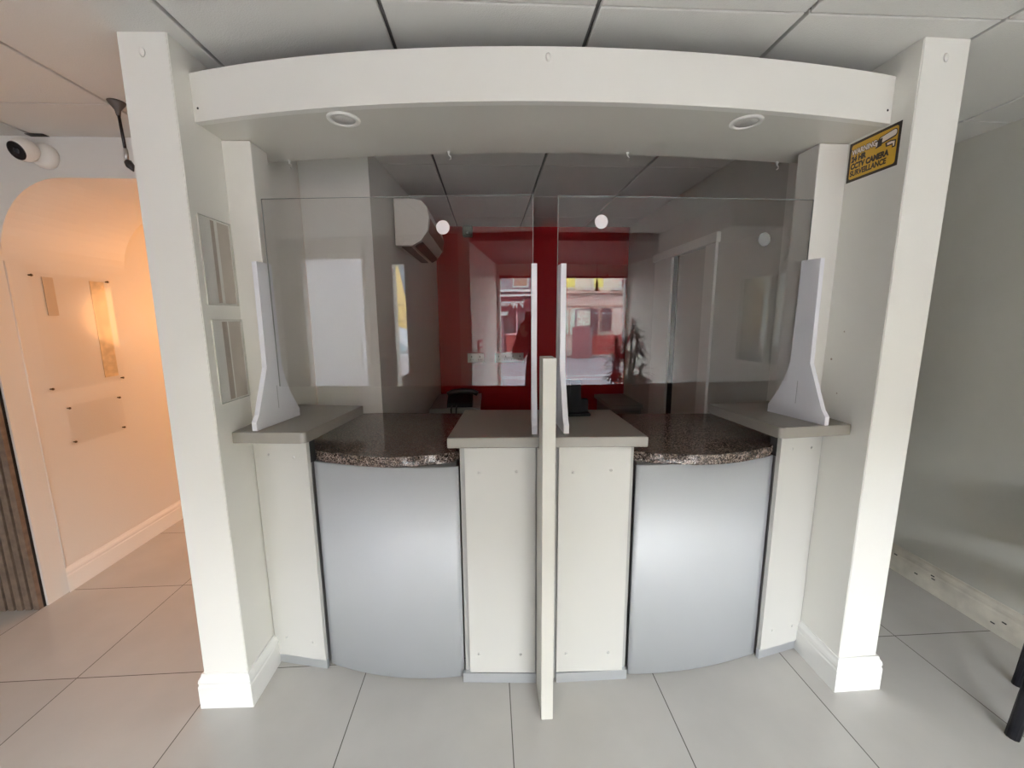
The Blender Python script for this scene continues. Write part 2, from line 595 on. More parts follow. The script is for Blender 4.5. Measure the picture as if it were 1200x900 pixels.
def arch_pts(xl, xr, zf, zt, rx, rz, mirror=False):
    """wall head over an opening with rounded top corners"""
    pts = [(xl, HT), (xl, zf - rz)]
    n = 14
    for k in range(n + 1):
        a = pi - (pi / 2) * k / n
        pts.append((xl + rx + rx * cos(a), zf - rz + rz * sin(a)))
    for k in range(n + 1):
        a = pi / 2 - (pi / 2) * k / n
        pts.append((xr - rx + rx * cos(a), zf - rz + rz * sin(a)))
    pts += [(xr, HT)]
    return pts


RX90 = Matrix.Rotation(radians(90), 4, 'X')   # (x, y, z) -> (x, -z, y)
mb = MB()
mb.prism(arch_pts(-2.3335, -1.11, 2.137, HT, 0.33, 0.38), -2.84, -2.17, M=RX90)
struct('wall_arch', mb, WHITE)
# back of the building
mb = MB()
mb.box(-5.0, 2.5, 4.2, 4.3, -0.06, 2.80)
struct('wall_hall_back', mb, WHITE)
mb = MB(); mb.box(-0.62, 1.50, 4.03, 4.10, 0, HT)
struct('wall_back', mb, RED)
# staff side: white stub wall + slanting left wall
mb = MB()
mb.prism([(-0.945, 2.25), (-0.597, 2.25), (-0.487, 4.03), (-0.62, 4.03), (-0.70, 2.40), (-0.945, 2.40)], 0, HT)
struct('wall_staff_left', mb, WHITE)
# staff side right wall with door opening (x = 1.36 plane)
mb = MB()
mb.box(1.36, 1.51, 1.90, 2.44, 0, HT)
mb.box(1.36, 1.51, 3.34, 4.03, 0, HT)
mb.box(1.36, 1.51, 2.44, 3.34, 1.93, HT)
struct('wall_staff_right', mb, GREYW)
d1 = thing('door_1', '', '', (1.36, 2.9, 0)); del d1['label'], d1['category']; d1['kind'] = 'structure'
mb = MB()
mb.box(1.345, 1.50, 3.03, 3.34, 0, 1.93, .004)
mb.box(1.345, 1.50, 2.44, 2.56, 0, 1.93, .004)
mb.box(1.335, 1.365, 2.42, 3.36, 1.90, 1.96, .004)
mb.build('door_frame', CREAM, d1)
mb = MB()
mb.prism([(1.375, 2.565), (1.415, 2.565), (1.405, 2.955), (1.367, 2.955)], 0.01, 1.895)
mb.build('door_leaf', GREYW, d1)
mb = MB(); mb.box(1.362, 1.50, 2.962, 3.03, 0, 1.9); mb.build('dark_gap_fill', DARK, d1)  # solid dark box, painted for the shade in the ajar door's gap


def skirting(name, runs, m=SKIRT, h=0.14, parent=None):
    """runs: list of ((x0,y0),(x1,y1)) with the room on the left of the direction walked"""
    prof = [(0, 0), (0.016, 0), (0.016, h * .66), (0.0135, h * .70), (0.0135, h * .75), (0.015, h * .78),
            (0.013, h * .86), (0.007, h * .93), (0.005, h), (0, h)]
    mb = MB()
    for (a, b) in runs:
        a = Vector((a[0], a[1], 0)); b = Vector((b[0], b[1], 0))
        d = (b - a).normalized()
        nrm = Vector((-d.y, d.x, 0))
        A = [mb.bm.verts.new(a + nrm * p[0] - d * p[0] * 1.0 + Vector((0, 0, p[1]))) for p in prof]
        B = [mb.bm.verts.new(b + nrm * p[0] + d * p[0] * 1.0 + Vector((0, 0, p[1]))) for p in prof]
        n = len(prof)
        mb.bm.faces.new(A); mb.bm.faces.new(list(reversed(B)))
        for i in range(n - 1):
            mb.bm.faces.new([A[i], A[i + 1], B[i + 1], B[i]])
    if parent is None:
        o = mb.build(name, m, kind='structure')
    else:
        o = mb.build(name, m, parent)
    return o


skirting('baseboard_right', [((2.35, -3.0), (2.35, 4.0))], SKIRTD, h=0.15)
skirting('baseboard_hall', [((-2.335, 4.1), (-2.335, 2.175))])
# small scuffs and screw slots on the right-hand skirting are tiny dark dents
mb = MB()
for y, z in ((1.93, .06), (1.85, .10), (1.845, .085), (1.58, .045), (1.54, .075), (2.05, .10)):
    mb.box(2.331, 2.3345, y - .008, y + .008, z - .0025, z + .0025)
struct('trim_3', mb, DARK)

# ------------------------------------------------------------------ columns / wing walls
def dent(mb, x, y, z, r=0.009):
    mb.lathe([(r * .2, 0.004), (r * .7, 0.003), (r, 0.0)], 12, Matrix.Translation((x, y, z)) @ Matrix.Rotation(radians(90), 4, 'X') @ Matrix.Diagonal((1, 1.5, 1, 1)))


lc = thing('square_column', 'white square column and side wall left of the counter, beside the orange-lit hallway', 'column', (-1.03, 1.5, 0))
mb = MB()
mb.prism([(-1.11, 1.425), (-0.943, 1.42), (WLX, 1.66), (-0.948, 2.26), (-1.11, 2.26)], 0.0, HT)
bmesh.ops.bevel(mb.bm, geom=[e for e in mb.bm.edges if abs(e.verts[0].co.z - e.verts[1].co.z) > 1 and e.verts[0].co.y < 1.45], offset=0.0025, segments=2, affect='EDGES')
for v in mb.bm.verts:
    if v.co.x < -1.09: v.co.x += .020 * v.co.z / HT
mb.build('column_shaft', CREAM, lc)
mb = MB(); mb.box(WLX - 0.002, -0.845, 1.635, 1.75, 1.065, 2.105, .003); mb.build('pier', CREAM, lc)
skirting('skirting_board', [((-0.943, 1.60), (-0.943, 1.42)), ((-0.943, 1.42), (-1.11, 1.425)), ((-1.11, 1.425), (-1.11, 2.16))], parent=lc)
mb = MB(); dent(mb, -1.02, 1.4215, 2.262); mb.build('filled_hook_hole', CREAM, lc)
for q_ in ((1.456, 1.535, 1.53, 1.808), (1.463, 1.545, 1.185, 1.465)):
    mb = MB(); mb.box(WLX - .001, WLX + .0012, *q_); mb.build('bare_strip', PATCHD, lc)
for q_ in ((1.535, 1.616, 1.53, 1.808), (1.545, 1.622, 1.185, 1.465)):
    mb = MB(); mb.box(WLX - .001, WLX + .0009, *q_); mb.build('bare_patch', PATCHM, lc)

rc = thing('square_column', 'white square column and side wall right of the counter, carrying the yellow camera warning sign', 'column', (1.43, 1.5, 0))
mb = MB()
mb.prism([(1.355, 1.34), (1.514, 1.345), (1.514, 1.90), (WRX, 1.90)], 0.0, HT)
bmesh.ops.bevel(mb.bm, geom=[e for e in mb.bm.edges if abs(e.verts[0].co.z - e.verts[1].co.z) > 1 and e.verts[0].co.y < 1.4], offset=0.0025, segments=2, affect='EDGES')
mb.build('column_shaft', CREAM, rc)
mb = MB(); mb.box(1.243, WRX + 0.002, 1.58, 1.69, 1.065, 2.105, .003); mb.build('pier', CREAM, rc)
skirting('skirting_board', [((1.514, 1.90), (1.514, 1.342)), ((1.514, 1.342), (1.355, 1.34)), ((1.355, 1.34), (1.357, 1.54))], parent=rc)
mb = MB(); dent(mb, 1.435, 1.3415, 2.262); mb.build('filled_hook_hole', CREAM, rc)
mb = MB(); mb.box(1.3565, 1.361, 1.385, 1.49, 1.50, 1.775); mb.build('bare_patch', PATCHD, rc)
for q_ in ((1.49, 1.555, 1.50, 1.765), (1.375, 1.555, 1.15, 1.44)):
    mb = MB(); mb.box(1.3575, 1.361, *q_); mb.build('bare_patch', PATCHM, rc)
for y, z in ((1.50, 1.41), (1.42, 1.405), (1.545, 1.30), (1.43, 1.25), (1.50, 1.17), (1.43, 1.16)):
    mb = MB()
    mb.lathe([(.003, .001), (.007, 0)], 8, Matrix.Translation((1.3574, y, z)) @ Matrix.Rotation(radians(-90), 4, 'Y'))
    mb.build('wall_plug_hole', mat('old_plug', (.42, .36, .30), .8), rc)


def holder(x, side, ys, zs, label):
    y0, y1 = ys; z0, z1 = zs
    t = thing('display_holder', label, 'holder', (x, (y0 + y1) / 2, z0), 'clear display holders on the column')
    s = side
    mb = MB(); mb.box(*sorted((x + s * .0035, x + s * .0055)), y0, y1, z0, z1); mb.build('clear_plate', ACRH, t)
    mb = MB()
    e = .0015
    for a, b, c, d in ((y0, y0 + e, z0, z1), (y1 - e, y1, z0, z1), (y0, y1, z0, z0 + e), (y0, y1, z1 - e, z1)):
        mb.box(*sorted((x + s * .0005, x + s * .006)), a, b, c, d)
    mb.build('plate_edge', mat('pale_plate_edge', (.62, .61, .55), .25), t)


holder(WLX, 1, (1.452, 1.622), (1.522, 1.815), 'clear acrylic display holder, upper of the two on the left column')
holder(WLX, 1, (1.458, 1.630), (1.178, 1.472), 'clear acrylic display holder, lower of the two on the left column')

# ------------------------------------------------------------------ curved header with downlights
FRONT = [(-0.945, 1.502), (-0.35, 1.366), (0.18, 1.322), (0.73, 1.337), (1.36, 1.422)]
BACK = [(-0.945, 1.865), (-0.46, 1.775), (0.236, 1.715), (0.65, 1.725), (1.36, 1.79)]
hd_ = thing('curved_header', 'cream curved header beam spanning the two columns above the counter', 'beam', (0.2, 1.4, 2.105))
fa = arc(FRONT, WLX, WRX - .003, 40)
ba = arc(BACK, WLX, WRX - .003, 40)
mb = MB(); mb.prism([(x, y) for x, y in fa] + [(x, y) for x, y in reversed([(x, quadfit(FRONT, x) + .025) for x, y in fa])], 2.105, 2.25, bev=.0015, seg=1)
mb.build('curved_fascia', CREAM, hd_)
mb = MB(); mb.prism([(x, quadfit(FRONT, x) + .025) for x, y in fa] + list(reversed(ba)), 2.107, 2.13)
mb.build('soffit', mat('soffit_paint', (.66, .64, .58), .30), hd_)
mb = MB(); mb.prism(ba + list(reversed([(x, y - .02) for x, y in ba])), 2.13, 2.25)
mb.build('back_board', CREAM, hd_)
mb = MB(); dent(mb, 0.185, 1.3215, 2.222, .008); mb.build('filled_hook_hole', CREAM, hd_)
for x in (-0.925, 1.338):
    mb = MB()
    mb.lathe([(.002, .001), (.004, 0)], 10, Matrix.Translation((x, quadfit(FRONT, x) - .0002, 2.145)) @ Matrix.Rotation(radians(90), 4, 'X'))
    mb.build('screw_hole', DARK, hd_)
for k, (x, y, w) in enumerate(((-0.457, 1.463, 'left'), (0.862, 1.43, 'right'))):
    t = thing('recessed_downlight', 'round white recessed downlight, switched off, in the %s half of the header soffit' % w, 'light', (x, y, 2.105), 'downlights in the header soffit')
    mb = MB(); mb.lathe([(.050, .0065), (.052, 0.001), (.049, -.003), (.039, -.004), (.036, .001)], 32, Matrix.Translation((x, y, 2.105)), caps=False)
    mb.build('trim_ring', DWHITE, t)
    mb = MB(); mb.lathe([(.002, -.0005), (.036, -.0005), (.036, .003)], 32, Matrix.Translation((x, y, 2.105)))
    mb.build('lens', mat('downlight_lens', (.55, .54, .51), .35), t)
for k, (x, y) in enumerate(((-0.796, 1.822), (-0.145, 1.712), (0.553, 1.695), (1.214, 1.77))):
    mb = MB()
    mb.lathe([(.006, 0.003), (.006, -.003), (.003, -.005), (.003, -.012)], 10, Matrix.Translation((x, y, 2.105)))
    mb.tube([(x, y, 2.094), (x + .008, y, 2.088), (x + .008, y, 2.080), (x, y, 2.076)], .0018, 6)
    o = mb.build('screw_hook', DWHITE)
    tag(o, 'small white screw hook under the header soffit, %s of the row of four' % ('leftmost', 'second from left', 'second from right', 'rightmost')[k], 'hook', 'screw hooks under the header')

# ------------------------------------------------------------------ counter
GZ0, GZ1 = 0.915, 0.955
GL = [(-0.79, 1.70), (-0.715, 1.625), (-0.64, 1.572), (-0.408, 1.500), (-0.25, 1.510), (-0.135, 1.545)]
GR = [(0.555, 1.50), (0.66, 1.462), (0.81, 1.437), (0.955, 1.455), (1.13, 1.522), (1.24, 1.61)]


def smooth_curve(pts, n=8):
    out = []
    P = [pts[0]] + list(pts) + [pts[-1]]
    for i in range(1, len(P) - 2):
        p0, p1, p2, p3 = [Vector((*p, 0)) for p in P[i - 1:i + 3]]
        for k in range(n):
            u = k / n
            v = 0.5 * ((2 * p1) + (-p0 + p2) * u + (2 * p0 - 5 * p1 + 4 * p2 - p3) * u * u + (-p0 + 3 * p1 - 3 * p2 + p3) * u ** 3)
            out.append((v.x, v.y))
    out.append(tuple(pts[-1]))
    return out


def worktop(pts, label):
    mb = MB(); mb.prism(pts, GZ0, GZ1, bev=.012, seg=3)
    for f in mb.bm.faces:
        if abs(f.normal.z) < .99: f.smooth = True
    o = mb.build('granite_worktop', GRAN)
    tag(o, label, 'worktop', 'granite worktops of the counter')
    return o


lcur = smooth_curve(GL)
worktop([(-0.9, 2.245), (-0.9, 1.80)] + lcur + [(-0.12, 1.60), (0.19, 1.60), (0.19, 2.16), (-0.59, 2.245)],
        'dark speckled granite worktop with a bowed front, left booth of the counter')
rcur = smooth_curve(GR)
worktop([(0.195, 2.16), (0.195, 1.60), (0.545, 1.60)] + rcur + [(1.34, 1.75), (1.34, 2.08)],
        'dark speckled granite worktop with a bowed front, right booth of the counter')


def curved_cab(pts, xl, xr, label):
    t = thing('curved_cabinet', label, 'cabinet', ((xl + xr) / 2, 1.55, 0), 'silver fronted curved cabinets')
    a = arc(pts, xl, xr, 28)
    back = [(x, y + .012) for x, y in reversed(a)]
    mb = MB(); mb.prism(a + back, 0.006, GZ0 - .0005)
    for f in mb.bm.faces:
        if abs(f.normal.z) < .99 and f.calc_area() > .01: f.smooth = True
    o = mb.build('curved_front', SILVER, t)
    mb = MB(); mb.prism([(x, y + .014) for x, y in arc(pts, xl + .01, xr - .01, 10)] + [(xr - .01, 1.85), (xl + .01, 1.85)], 0.0, GZ0 - .002)
    mb.build('carcass', CARC, t)


curved_cab([(-0.700, 1.585), (-0.405, 1.497), (-0.125, 1.487)], -0.700, -0.125, 'silver bow-fronted base cabinet of the left booth, under granite')
curved_cab([(0.552, 1.452), (0.82, 1.458), (1.140, 1.523)], 0.552, 1.140, 'silver bow-fronted base cabinet of the right booth, under granite')


def screws_on(mb, pts, nrm, r=.0055):
    q = Vector(nrm).to_track_quat('Z', 'Y').to_matrix().to_4x4()
    for p in pts:
        mb.lathe([(r, 0), (r, .0015), (r * .6, .003)], 12, Matrix.Translation(p) @ q)


def flat_cab(a, b, body, label):
    """angled side cabinet from plan point a to b (front face)"""
    A = Vector((*a, 0)); B = Vector((*b, 0)); d = (B - A).normalized(); n = Vector((d.y, -d.x, 0))
    if n.y > 0: n = -n
    t = thing('side_cabinet', label, 'cabinet', ((A + B) / 2).to_tuple())
    p = [A, B, B - n * .018, A - n * .018]
    mb = MB(); mb.prism([(v.x, v.y) for v in p], 0.045, 1.02, bev=.001, seg=1); mb.build('front_panel', PANEL, t)
    mb = MB(); mb.prism(body, 0.0, GZ0 - .003); mb.build('carcass', CARC, t)
    mb = MB(); mb.prism([(v.x, v.y) for v in (A - n * .019, B - n * .019, B - n * .05, A - n * .05)], GZ0, 1.023); mb.build('ledge_riser', DARK, t)  # riser coloured dark for the black shade of the gap under the ledge
    p = [A - n * .006 - d * .0, B - n * .006, B - n * .019, A - n * .019]
    mb = MB(); mb.prism([(v.x, v.y) for v in p], 0.0, 0.045); mb.build('plinth', PLINTH, t)
    L = (B - A).length
    for f, z in ((.28, .945), (.75, .94), (.25, .13), (.78, .125)):
        mb = MB(); screws_on(mb, [A + d * (L * f) + n * .0002 + Vector((0, 0, z))], n); mb.build('screw_cap', CHROME, t)


flat_cab((-0.941, 1.612), (-0.712, 1.558), [(-0.941, 1.635), (-0.716, 1.582), (-0.716, 1.80), (-0.941, 1.80)], 'warm grey flat cabinet angled beside the left column, under the left ledge')
flat_cab((1.146, 1.492), (1.355, 1.540), [(1.150, 1.515), (1.355, 1.563), (1.355, 1.80), (1.150, 1.80)], 'warm grey flat cabinet angled beside the right column, under the right ledge')

cc = thing('centre_cabinet', 'warm grey cabinet with two screwed front panels in the middle of the counter', 'cabinet', (0.2, 1.5, 0))
for (x0, x1, y0, y1) in ((-0.099, 0.164, 1.462, 1.442), (0.251, 0.520, 1.440, 1.432)):
    mb = MB(); mb.prism([(x0, y0), (x1, y1), (x1, y1 + .016), (x0, y0 + .016)], 0.045, 1.01, bev=.001, seg=1)
    mb.build('front_panel', PANEL, cc)
    w = x1 - x0
    for f, z in ((.2, .90), (.73, .905), (.14, .13), (.78, .13)):
        mb = MB(); screws_on(mb, [Vector((x0 + w * f, y0 + (y1 - y0) * f - .0002, z))], (0, -1, 0)); mb.build('screw_cap', CHROME, cc)
mb = MB(); mb.prism([(-0.118, 1.482), (0.17, 1.462), (0.25, 1.458), (0.538, 1.452), (0.538, 1.595), (-0.118, 1.595)], 0, 1.009)
mb.build('carcass', mat('grey_edge_laminate', (.36, .355, .34), .45), cc)
for q_ in ([(-0.128, 1.462), (0.168, 1.440), (0.168, 1.458), (-0.128, 1.478)], [(0.25, 1.436), (0.542, 1.436), (0.542, 1.452), (0.25, 1.452)]):
    mb = MB(); mb.prism(q_, 0, .043); mb.build('plinth', PLINTH, cc)


def ledge(pts, z, th, label):
    mb = MB(); mb.prism(pts, z - th, z, bev=.004, seg=2)
    o = mb.build('ledge_top', TAUPE)
    tag(o, label, 'shelf', 'taupe ledges on the counter')


def round_corner(p, prev, nxt, r=.02, n=5):
    p, prev, nxt = Vector(p), Vector(prev), Vector(nxt)
    a = p + (prev - p).normalized() * r; b = p + (nxt - p).normalized() * r
    return [tuple((1 - u) ** 2 * a + 2 * u * (1 - u) * p + u * u * b) for u in [k / n for k in range(n + 1)]]


LZ = 1.066
pl = [(WLX - .002, 1.497), (-0.675, 1.470), (-0.602, 1.925), (WLX - .002, 1.985)]
ledge([pl[0]] + round_corner(pl[1], pl[0], pl[2]) + pl[2:], LZ, .042, 'taupe laminate ledge at the left end of the counter, against the left column')
pr_ = [(WRX - .001, 1.42), (1.062, 1.392), (1.018, 1.815), (WRX - .001, 1.865)]
ledge([pr_[0]] + round_corner(pr_[1], pr_[0], pr_[2]) + pr_[2:], LZ, .042, 'taupe laminate ledge at the right end of the counter, against the right column')
ledge([(-0.156, 1.417), (0.561, 1.378), (0.551, 1.812), (-0.118, 1.868)], 1.05, .040, 'taupe laminate ledge in the middle of the counter, behind the upright divider')

mb = MB()
mb.prism([(1.285, 0.0), (1.438, 0.0), (1.438, 1.004), (1.374, 1.008), (1.372, 1.343), (1.285, 1.343)], 0.169, 0.213, bev=.0015, seg=1,
         M=Matrix(((0, 0, 1, 0), (1, 0, 0, 0), (0, 1, 0, 0), (0, 0, 0, 1))))
o = mb.build('divider_board', mat('cream_divider_laminate', (.57, .555, .50), .38))
tag(o, 'narrow cream upright divider board standing on the floor between the two booths', 'divider')

# ------------------------------------------------------------------ screens and supports
def support(front, direction, z, label):
    """front: plan point of the foot's front bottom; direction: plan direction to the staff side"""
    d = Vector((*direction, 0)).normalized(); s = Vector((d.y, -d.x, 0))
    D = .25; T = .010
    prof = [(0, 0), (D, 0), (D, .032), (D - .045, .105), (D / 2 + .055, .17), (D / 2 + .040, .225), (D / 2 + .037, .615), (D / 2 - .040, .615),
            (D / 2 - .042, .225), (0.018, .055), (0, .032)]
    F = Vector((*front, z))
    mb = MB()
    M = Matrix((( d.x, 0, s.x, F.x), (d.y, 0, s.y, F.y), (0, 1, 0, F.z), (0, 0, 0, 1)))
    mb.prism(prof, -T, T, bev=.0008, seg=1, M=M)
    # slot groove below the sheet
    t = thing('screen_support', label, 'bracket', (F.x, F.y, F.z), 'white supports holding the screens')
    mb.build('support_board', BRKT, t)
    for sg in (-1, 1):
        mb = MB()
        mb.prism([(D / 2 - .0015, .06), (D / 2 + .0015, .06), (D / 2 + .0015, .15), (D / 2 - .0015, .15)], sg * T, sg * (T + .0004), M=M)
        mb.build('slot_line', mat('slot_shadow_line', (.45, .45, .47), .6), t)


support((-0.868, 1.508), (.18, .98), LZ, 'white screen support board at the far left, standing on the left ledge')
support((0.160, 1.437), (.085, 1), 1.05, 'white screen support board on the centre ledge, left of the divider board')
support((0.277, 1.437), (-.025, 1), 1.05, 'white screen support board on the centre ledge, right of the divider board')
support((1.252, 1.412), (-.20, .98), LZ, 'white screen support board at the far right, standing on the right ledge')


def screen(a, b, z0, z1, label, th=.005):
    A = Vector((*a, 0)); B = Vector((*b, 0)); d = (B - A).normalized(); n = Vector((-d.y, d.x, 0))
    if n.y < 0: n = -n
    t = thing('acrylic_screen', label, 'screen', ((A + B) / 2 + Vector((0, 0, z0))).to_tuple(), 'clear screens over the counter')
    p = [A, B, B + n * th, A + n * th]
    mb = MB(); mb.prism([(v.x, v.y) for v in p], z0, z1)
    mb.build('clear_sheet', ACR, t)
    mb = MB()
    p2 = [A - n * .0002, B - n * .0002, B + n * (th + .0002), A + n * (th + .0002)]
    mb.prism([(v.x, v.y) for v in p2], z1, z1 + .0012)
    mb.build('sheet_edge', ACRE, t)
    for P, q in ((A, -d), (B, d)):
        mb = MB()
        p3 = [P, P + q * .0012, P + q * .0012 + n * th, P + n * th]
        mb.prism([(v.x, v.y) for v in p3], z0, z1)
        mb.build('sheet_edge', ACRE, t)
    return A, d, n


SA, SD, SN = screen((0.165, 1.552), (-0.828, 1.637), 1.211, 1.908, 'clear acrylic sneeze screen over the left booth')
TA, TD, TN = screen((0.258, 1.552), (1.240, 1.577), 1.211, 1.905, 'clear acrylic sneeze screen over the right booth')


def dot(P, n, label, m=STICK):
    q = (-n).to_track_quat('Z', 'Y').to_matrix().to_4x4()
    mb = MB(); mb.lathe([(.0245, 0), (.025, .0004), (.024, .0008)], 28, Matrix.Translation(P) @ q)
    o = mb.build('round_sticker', m)
    tag(o, label, 'sticker', 'round stickers on the screens')


def on_line(A, d, x): return A + d * ((x - A.x) / d.x)


p = on_line(SA, SD, -0.163); p.z = 1.800; dot(p - SN * .0002, SN, 'round white sticker on the left screen, in front of the air conditioner')
p = on_line(TA, TD, 0.418); p.z = 1.817; dot(p - TN * .0002, TN, 'round white sticker on the right screen near its inner end')
STK2 = mat('grey_sticker', (.19, .19, .185), .6)
p = on_line(TA, TD, 1.055); p.z = 1.760; dot(p - TN * .0002, TN, 'round grey sticker on the right screen near its outer end', STK2)

# ------------------------------------------------------------------ sign on the right column
sg = thing('warning_sign', 'yellow and black CCTV camera surveillance warning sign on the right column', 'sign', (1.357, 1.474, 1.962))
# local frame: u to the viewer's right (towards -Y), v up, w out of the wall (-X)
SM = Matrix(((0, 0, -1, 1.3566), (-1, 0, 0, 1.474), (0, 1, 0, 2.030), (0, 0, 0, 1)))
W, H = .196, .137
mb = MB(); mb.prism([(-W / 2, -H / 2), (W / 2, -H / 2), (W / 2, H / 2), (-W / 2, H / 2)], 0, .0015, M=SM); mb.build('sign_board', SBLK, sg)
mb = MB(); mb.prism(rounded(W - .020, H - .018, .008), .0015, .0019, M=SM); mb.build('yellow_field', YEL, sg)
def T(u, v, w=.0019): return SM @ Matrix.Translation((u, v, w))
x0 = -W / 2 + .014
text_mesh('heading_outline', 'WARNING', .0250, SBLK, sg, T(x0 - .0005, .0245), .0003, sx=.80, bold=.0026)
text_mesh('heading', 'WARNING', .0250, SWHT, sg, T(x0, .0245, .0023), .0003, sx=.80, bold=.0008)
text_mesh('lettering', '24 HR', .0260, SBLK, sg, T(x0, .0000), .0003, sx=.85, bold=.0017)
text_mesh('lettering', 'CCTV CAMERA', .0260, SBLK, sg, T(x0, -.0245), .0003, sx=.82, bold=.0017)
text_mesh('lettering', 'SURVEILLANCE', .0260, SBLK, sg, T(x0, -.0490), .0003, sx=.80, bold=.0011)
# camera pictogram
def pic(pts, w0, w1, m, name):
    mb = MB(); mb.prism(pts, w0, w1, M=SM); mb.build(name, m, sg)
def rotpts(pts, a, cx, cy): return [(cx + x * cos(a) - y * sin(a), cy + x * sin(a) + y * cos(a)) for x, y in pts]
A_ = radians(8)
pic(rotpts(rounded(.068, .026, .010), A_, .052, .036), .0019, .0024, SBLK, 'camera_outline')
pic(rotpts(rounded(.060, .019, .008), A_, .054, .037), .0024, .0028, SWHT, 'camera_body')
pic(rotpts([(-.012, -.012), (.010, -.012), (.014, .012), (-.006, .012)], A_, .022, .026), .0028, .0031, SBLK, 'camera_lens')
pic(rotpts([(-.009, -.007), (-.004, -.007), (-.001, .007), (-.006, .007)], A_, .020, .026), .0031, .0034, SWHT, 'camera_lens_glint')
pic([(.046, .018), (.050, .004), (.072, .004), (.072, -.006), (.084, -.006), (.084, .016), (.066, .020)], .0019, .0024, SBLK, 'bracket_outline')
pic([(.053, .015), (.055, .008), (.074, .008), (.076, -.002), (.080, -.002), (.080, .013), (.066, .016)], .0024, .0028, SWHT, 'bracket')

# ------------------------------------------------------------------ left side: plates, slats, camera, hanging rod
def wall_plate(y0, y1, z0, z1, label, scrap=False):
    t = thing('wall_plate', label, 'panel', (-2.335, (y0 + y1) / 2, z0), 'clear plates screwed to the hall wall')
    mb = MB(); mb.box(-2.326, -2.322, y0, y1, z0, z1, .0008); mb.build('clear_plate', ACRH, t)
    for y in (y0 + .015, y1 - .015):
        for z in (z0 + .015, z1 - .015):
            mb = MB()
            mb.lathe([(.004, 0), (.004, .012), (.007, .0125), (.006, .016)], 10, Matrix.Translation((-2.335, y, z)) @ Matrix.Rotation(radians(90), 4, 'Y'))
            mb.build('fixing_screw', mat('dark_screw', (.12, .09, .06), .4, metal=.6), t)
    if scrap:
        mb = MB(); mb.box(-2.334, -2.331, 2.33, 2.385, 1.50, 1.70, .001)
        mb.build('paper_scrap', mat('tan_paper', (.62, .50, .36), .7), t)
        mb = MB(); mb.box(-2.3345, -2.3325, 2.59, 2.68, 1.13, 1.70)
        mb.build('torn_tape_strip', mat('yellowed_tape', (.70, .55, .34), .6, var=.15, vscale=25), t)


wall_plate(2.258, 2.711, 1.098, 1.718, 'large clear plate screwed to the orange-lit hall wall, tan paper behind it', True)
wall_plate(2.325, 2.665, 0.787, 1.009, 'small clear plate screwed to the orange-lit hall wall, below the large one')

sl = thing('slat_panel', 'dark oak vertical slat panel beside the hallway opening at the left edge', 'panel', (-3.2, 2.05, 0))
mb = MB(); mb.box(-4.6, -2.338, 2.045, 2.058, 0, HT - .01); mb.build('felt_backing', FELT, sl)
mb = MB()
x = -2.338
while x > -4.5:
    mb.box(x - .028, x, 2.024, 2.046, 0.0, HT - .01, .001)
    x -= .041
o = mb.build('slats', WOOD, sl)

cv = thing('security_camera', 'white dome security camera with black lens under the ceiling at top left', 'camera', (-2.06, 2.17, 2.23))
mb = MB(); mb.lathe([(.054, 0), (.055, .016), (.050, .030), (.036, .038)], 32, Matrix.Translation((-2.045, 2.170, 2.226)) @ Matrix.Rotation(radians(90), 4, 'X'))
mb.build('base', DWHITE, cv)
dirc = Vector((-.10, -.86, -.42)).normalized()
q = dirc.to_track_quat('Z', 'Y').to_matrix().to_4x4()
cc_ = Vector((-2.068, 2.095, 2.230))
KS = .86
def kk(p): return [(r_ * KS, z_ * KS) for r_, z_ in p]
mb = MB(); mb.lathe(kk([(.020, -.052), (.040, -.040), (.053, -.018), (.056, .002), (.053, .020), (.047, .034), (.043, .040)]), 32, Matrix.Translation(cc_) @ q)
mb.build('camera_ball', DWHITE, cv)
mb = MB(); mb.lathe(kk([(.043, .030), (.044, .040), (.040, .043), (.036, .0405), (.002, .0405)]), 32, Matrix.Translation(cc_) @ q)
mb.build('lens_ring', BLACK, cv)
mb = MB(); mb.lathe(kk([(.016, .040), (.014, .043), (.006, .045)]), 20, Matrix.Translation(cc_) @ q)
mb.build('lens', mat('lens_glass', (.02, .025, .03), .08), cv)
mb = MB(); mb.box(-2.10, -2.02, 2.14, 2.169, HT - .003, HT - .001); mb.build('ceiling_gap_strip', DARK, cv)

hr = thing('hanging_rod', 'thin dark rod with pointed end hanging from the ceiling behind the left column', 'rod', (-1.43, 1.84, 2.31))
mb = MB(); mb.lathe([(.007, -.050), (.010, -.03), (.026, -.008), (.030, 0)], 16, Matrix.Translation((-1.443, 1.84, HT)))
mb.build('ceiling_cup', mat('brown_plastic', (.10, .08, .07), .5), hr)
mb = MB(); mb.tube([(-1.443, 1.84, HT - .03), (-1.438, 1.838, HT - .10), (-1.432, 1.835, 2.135)], .0055, 8); mb.build('rod', BMETAL, hr)
mb = MB(); mb.lathe([(.007, 0), (.008, .02), (.007, .045)], 10, Matrix.Translation((-1.431, 1.834, 2.10))); mb.build('clamp', CHROME, hr)
mb = MB(); mb.lathe([(.002, -.028), (.014, -.006), (.013, .012), (.004, .02)], 12, Matrix.Translation((-1.422, 1.832, 2.085)) @ Matrix.Rotation(radians(-25), 4, 'Y'))
mb.build('pointed_end', BLACK, hr)

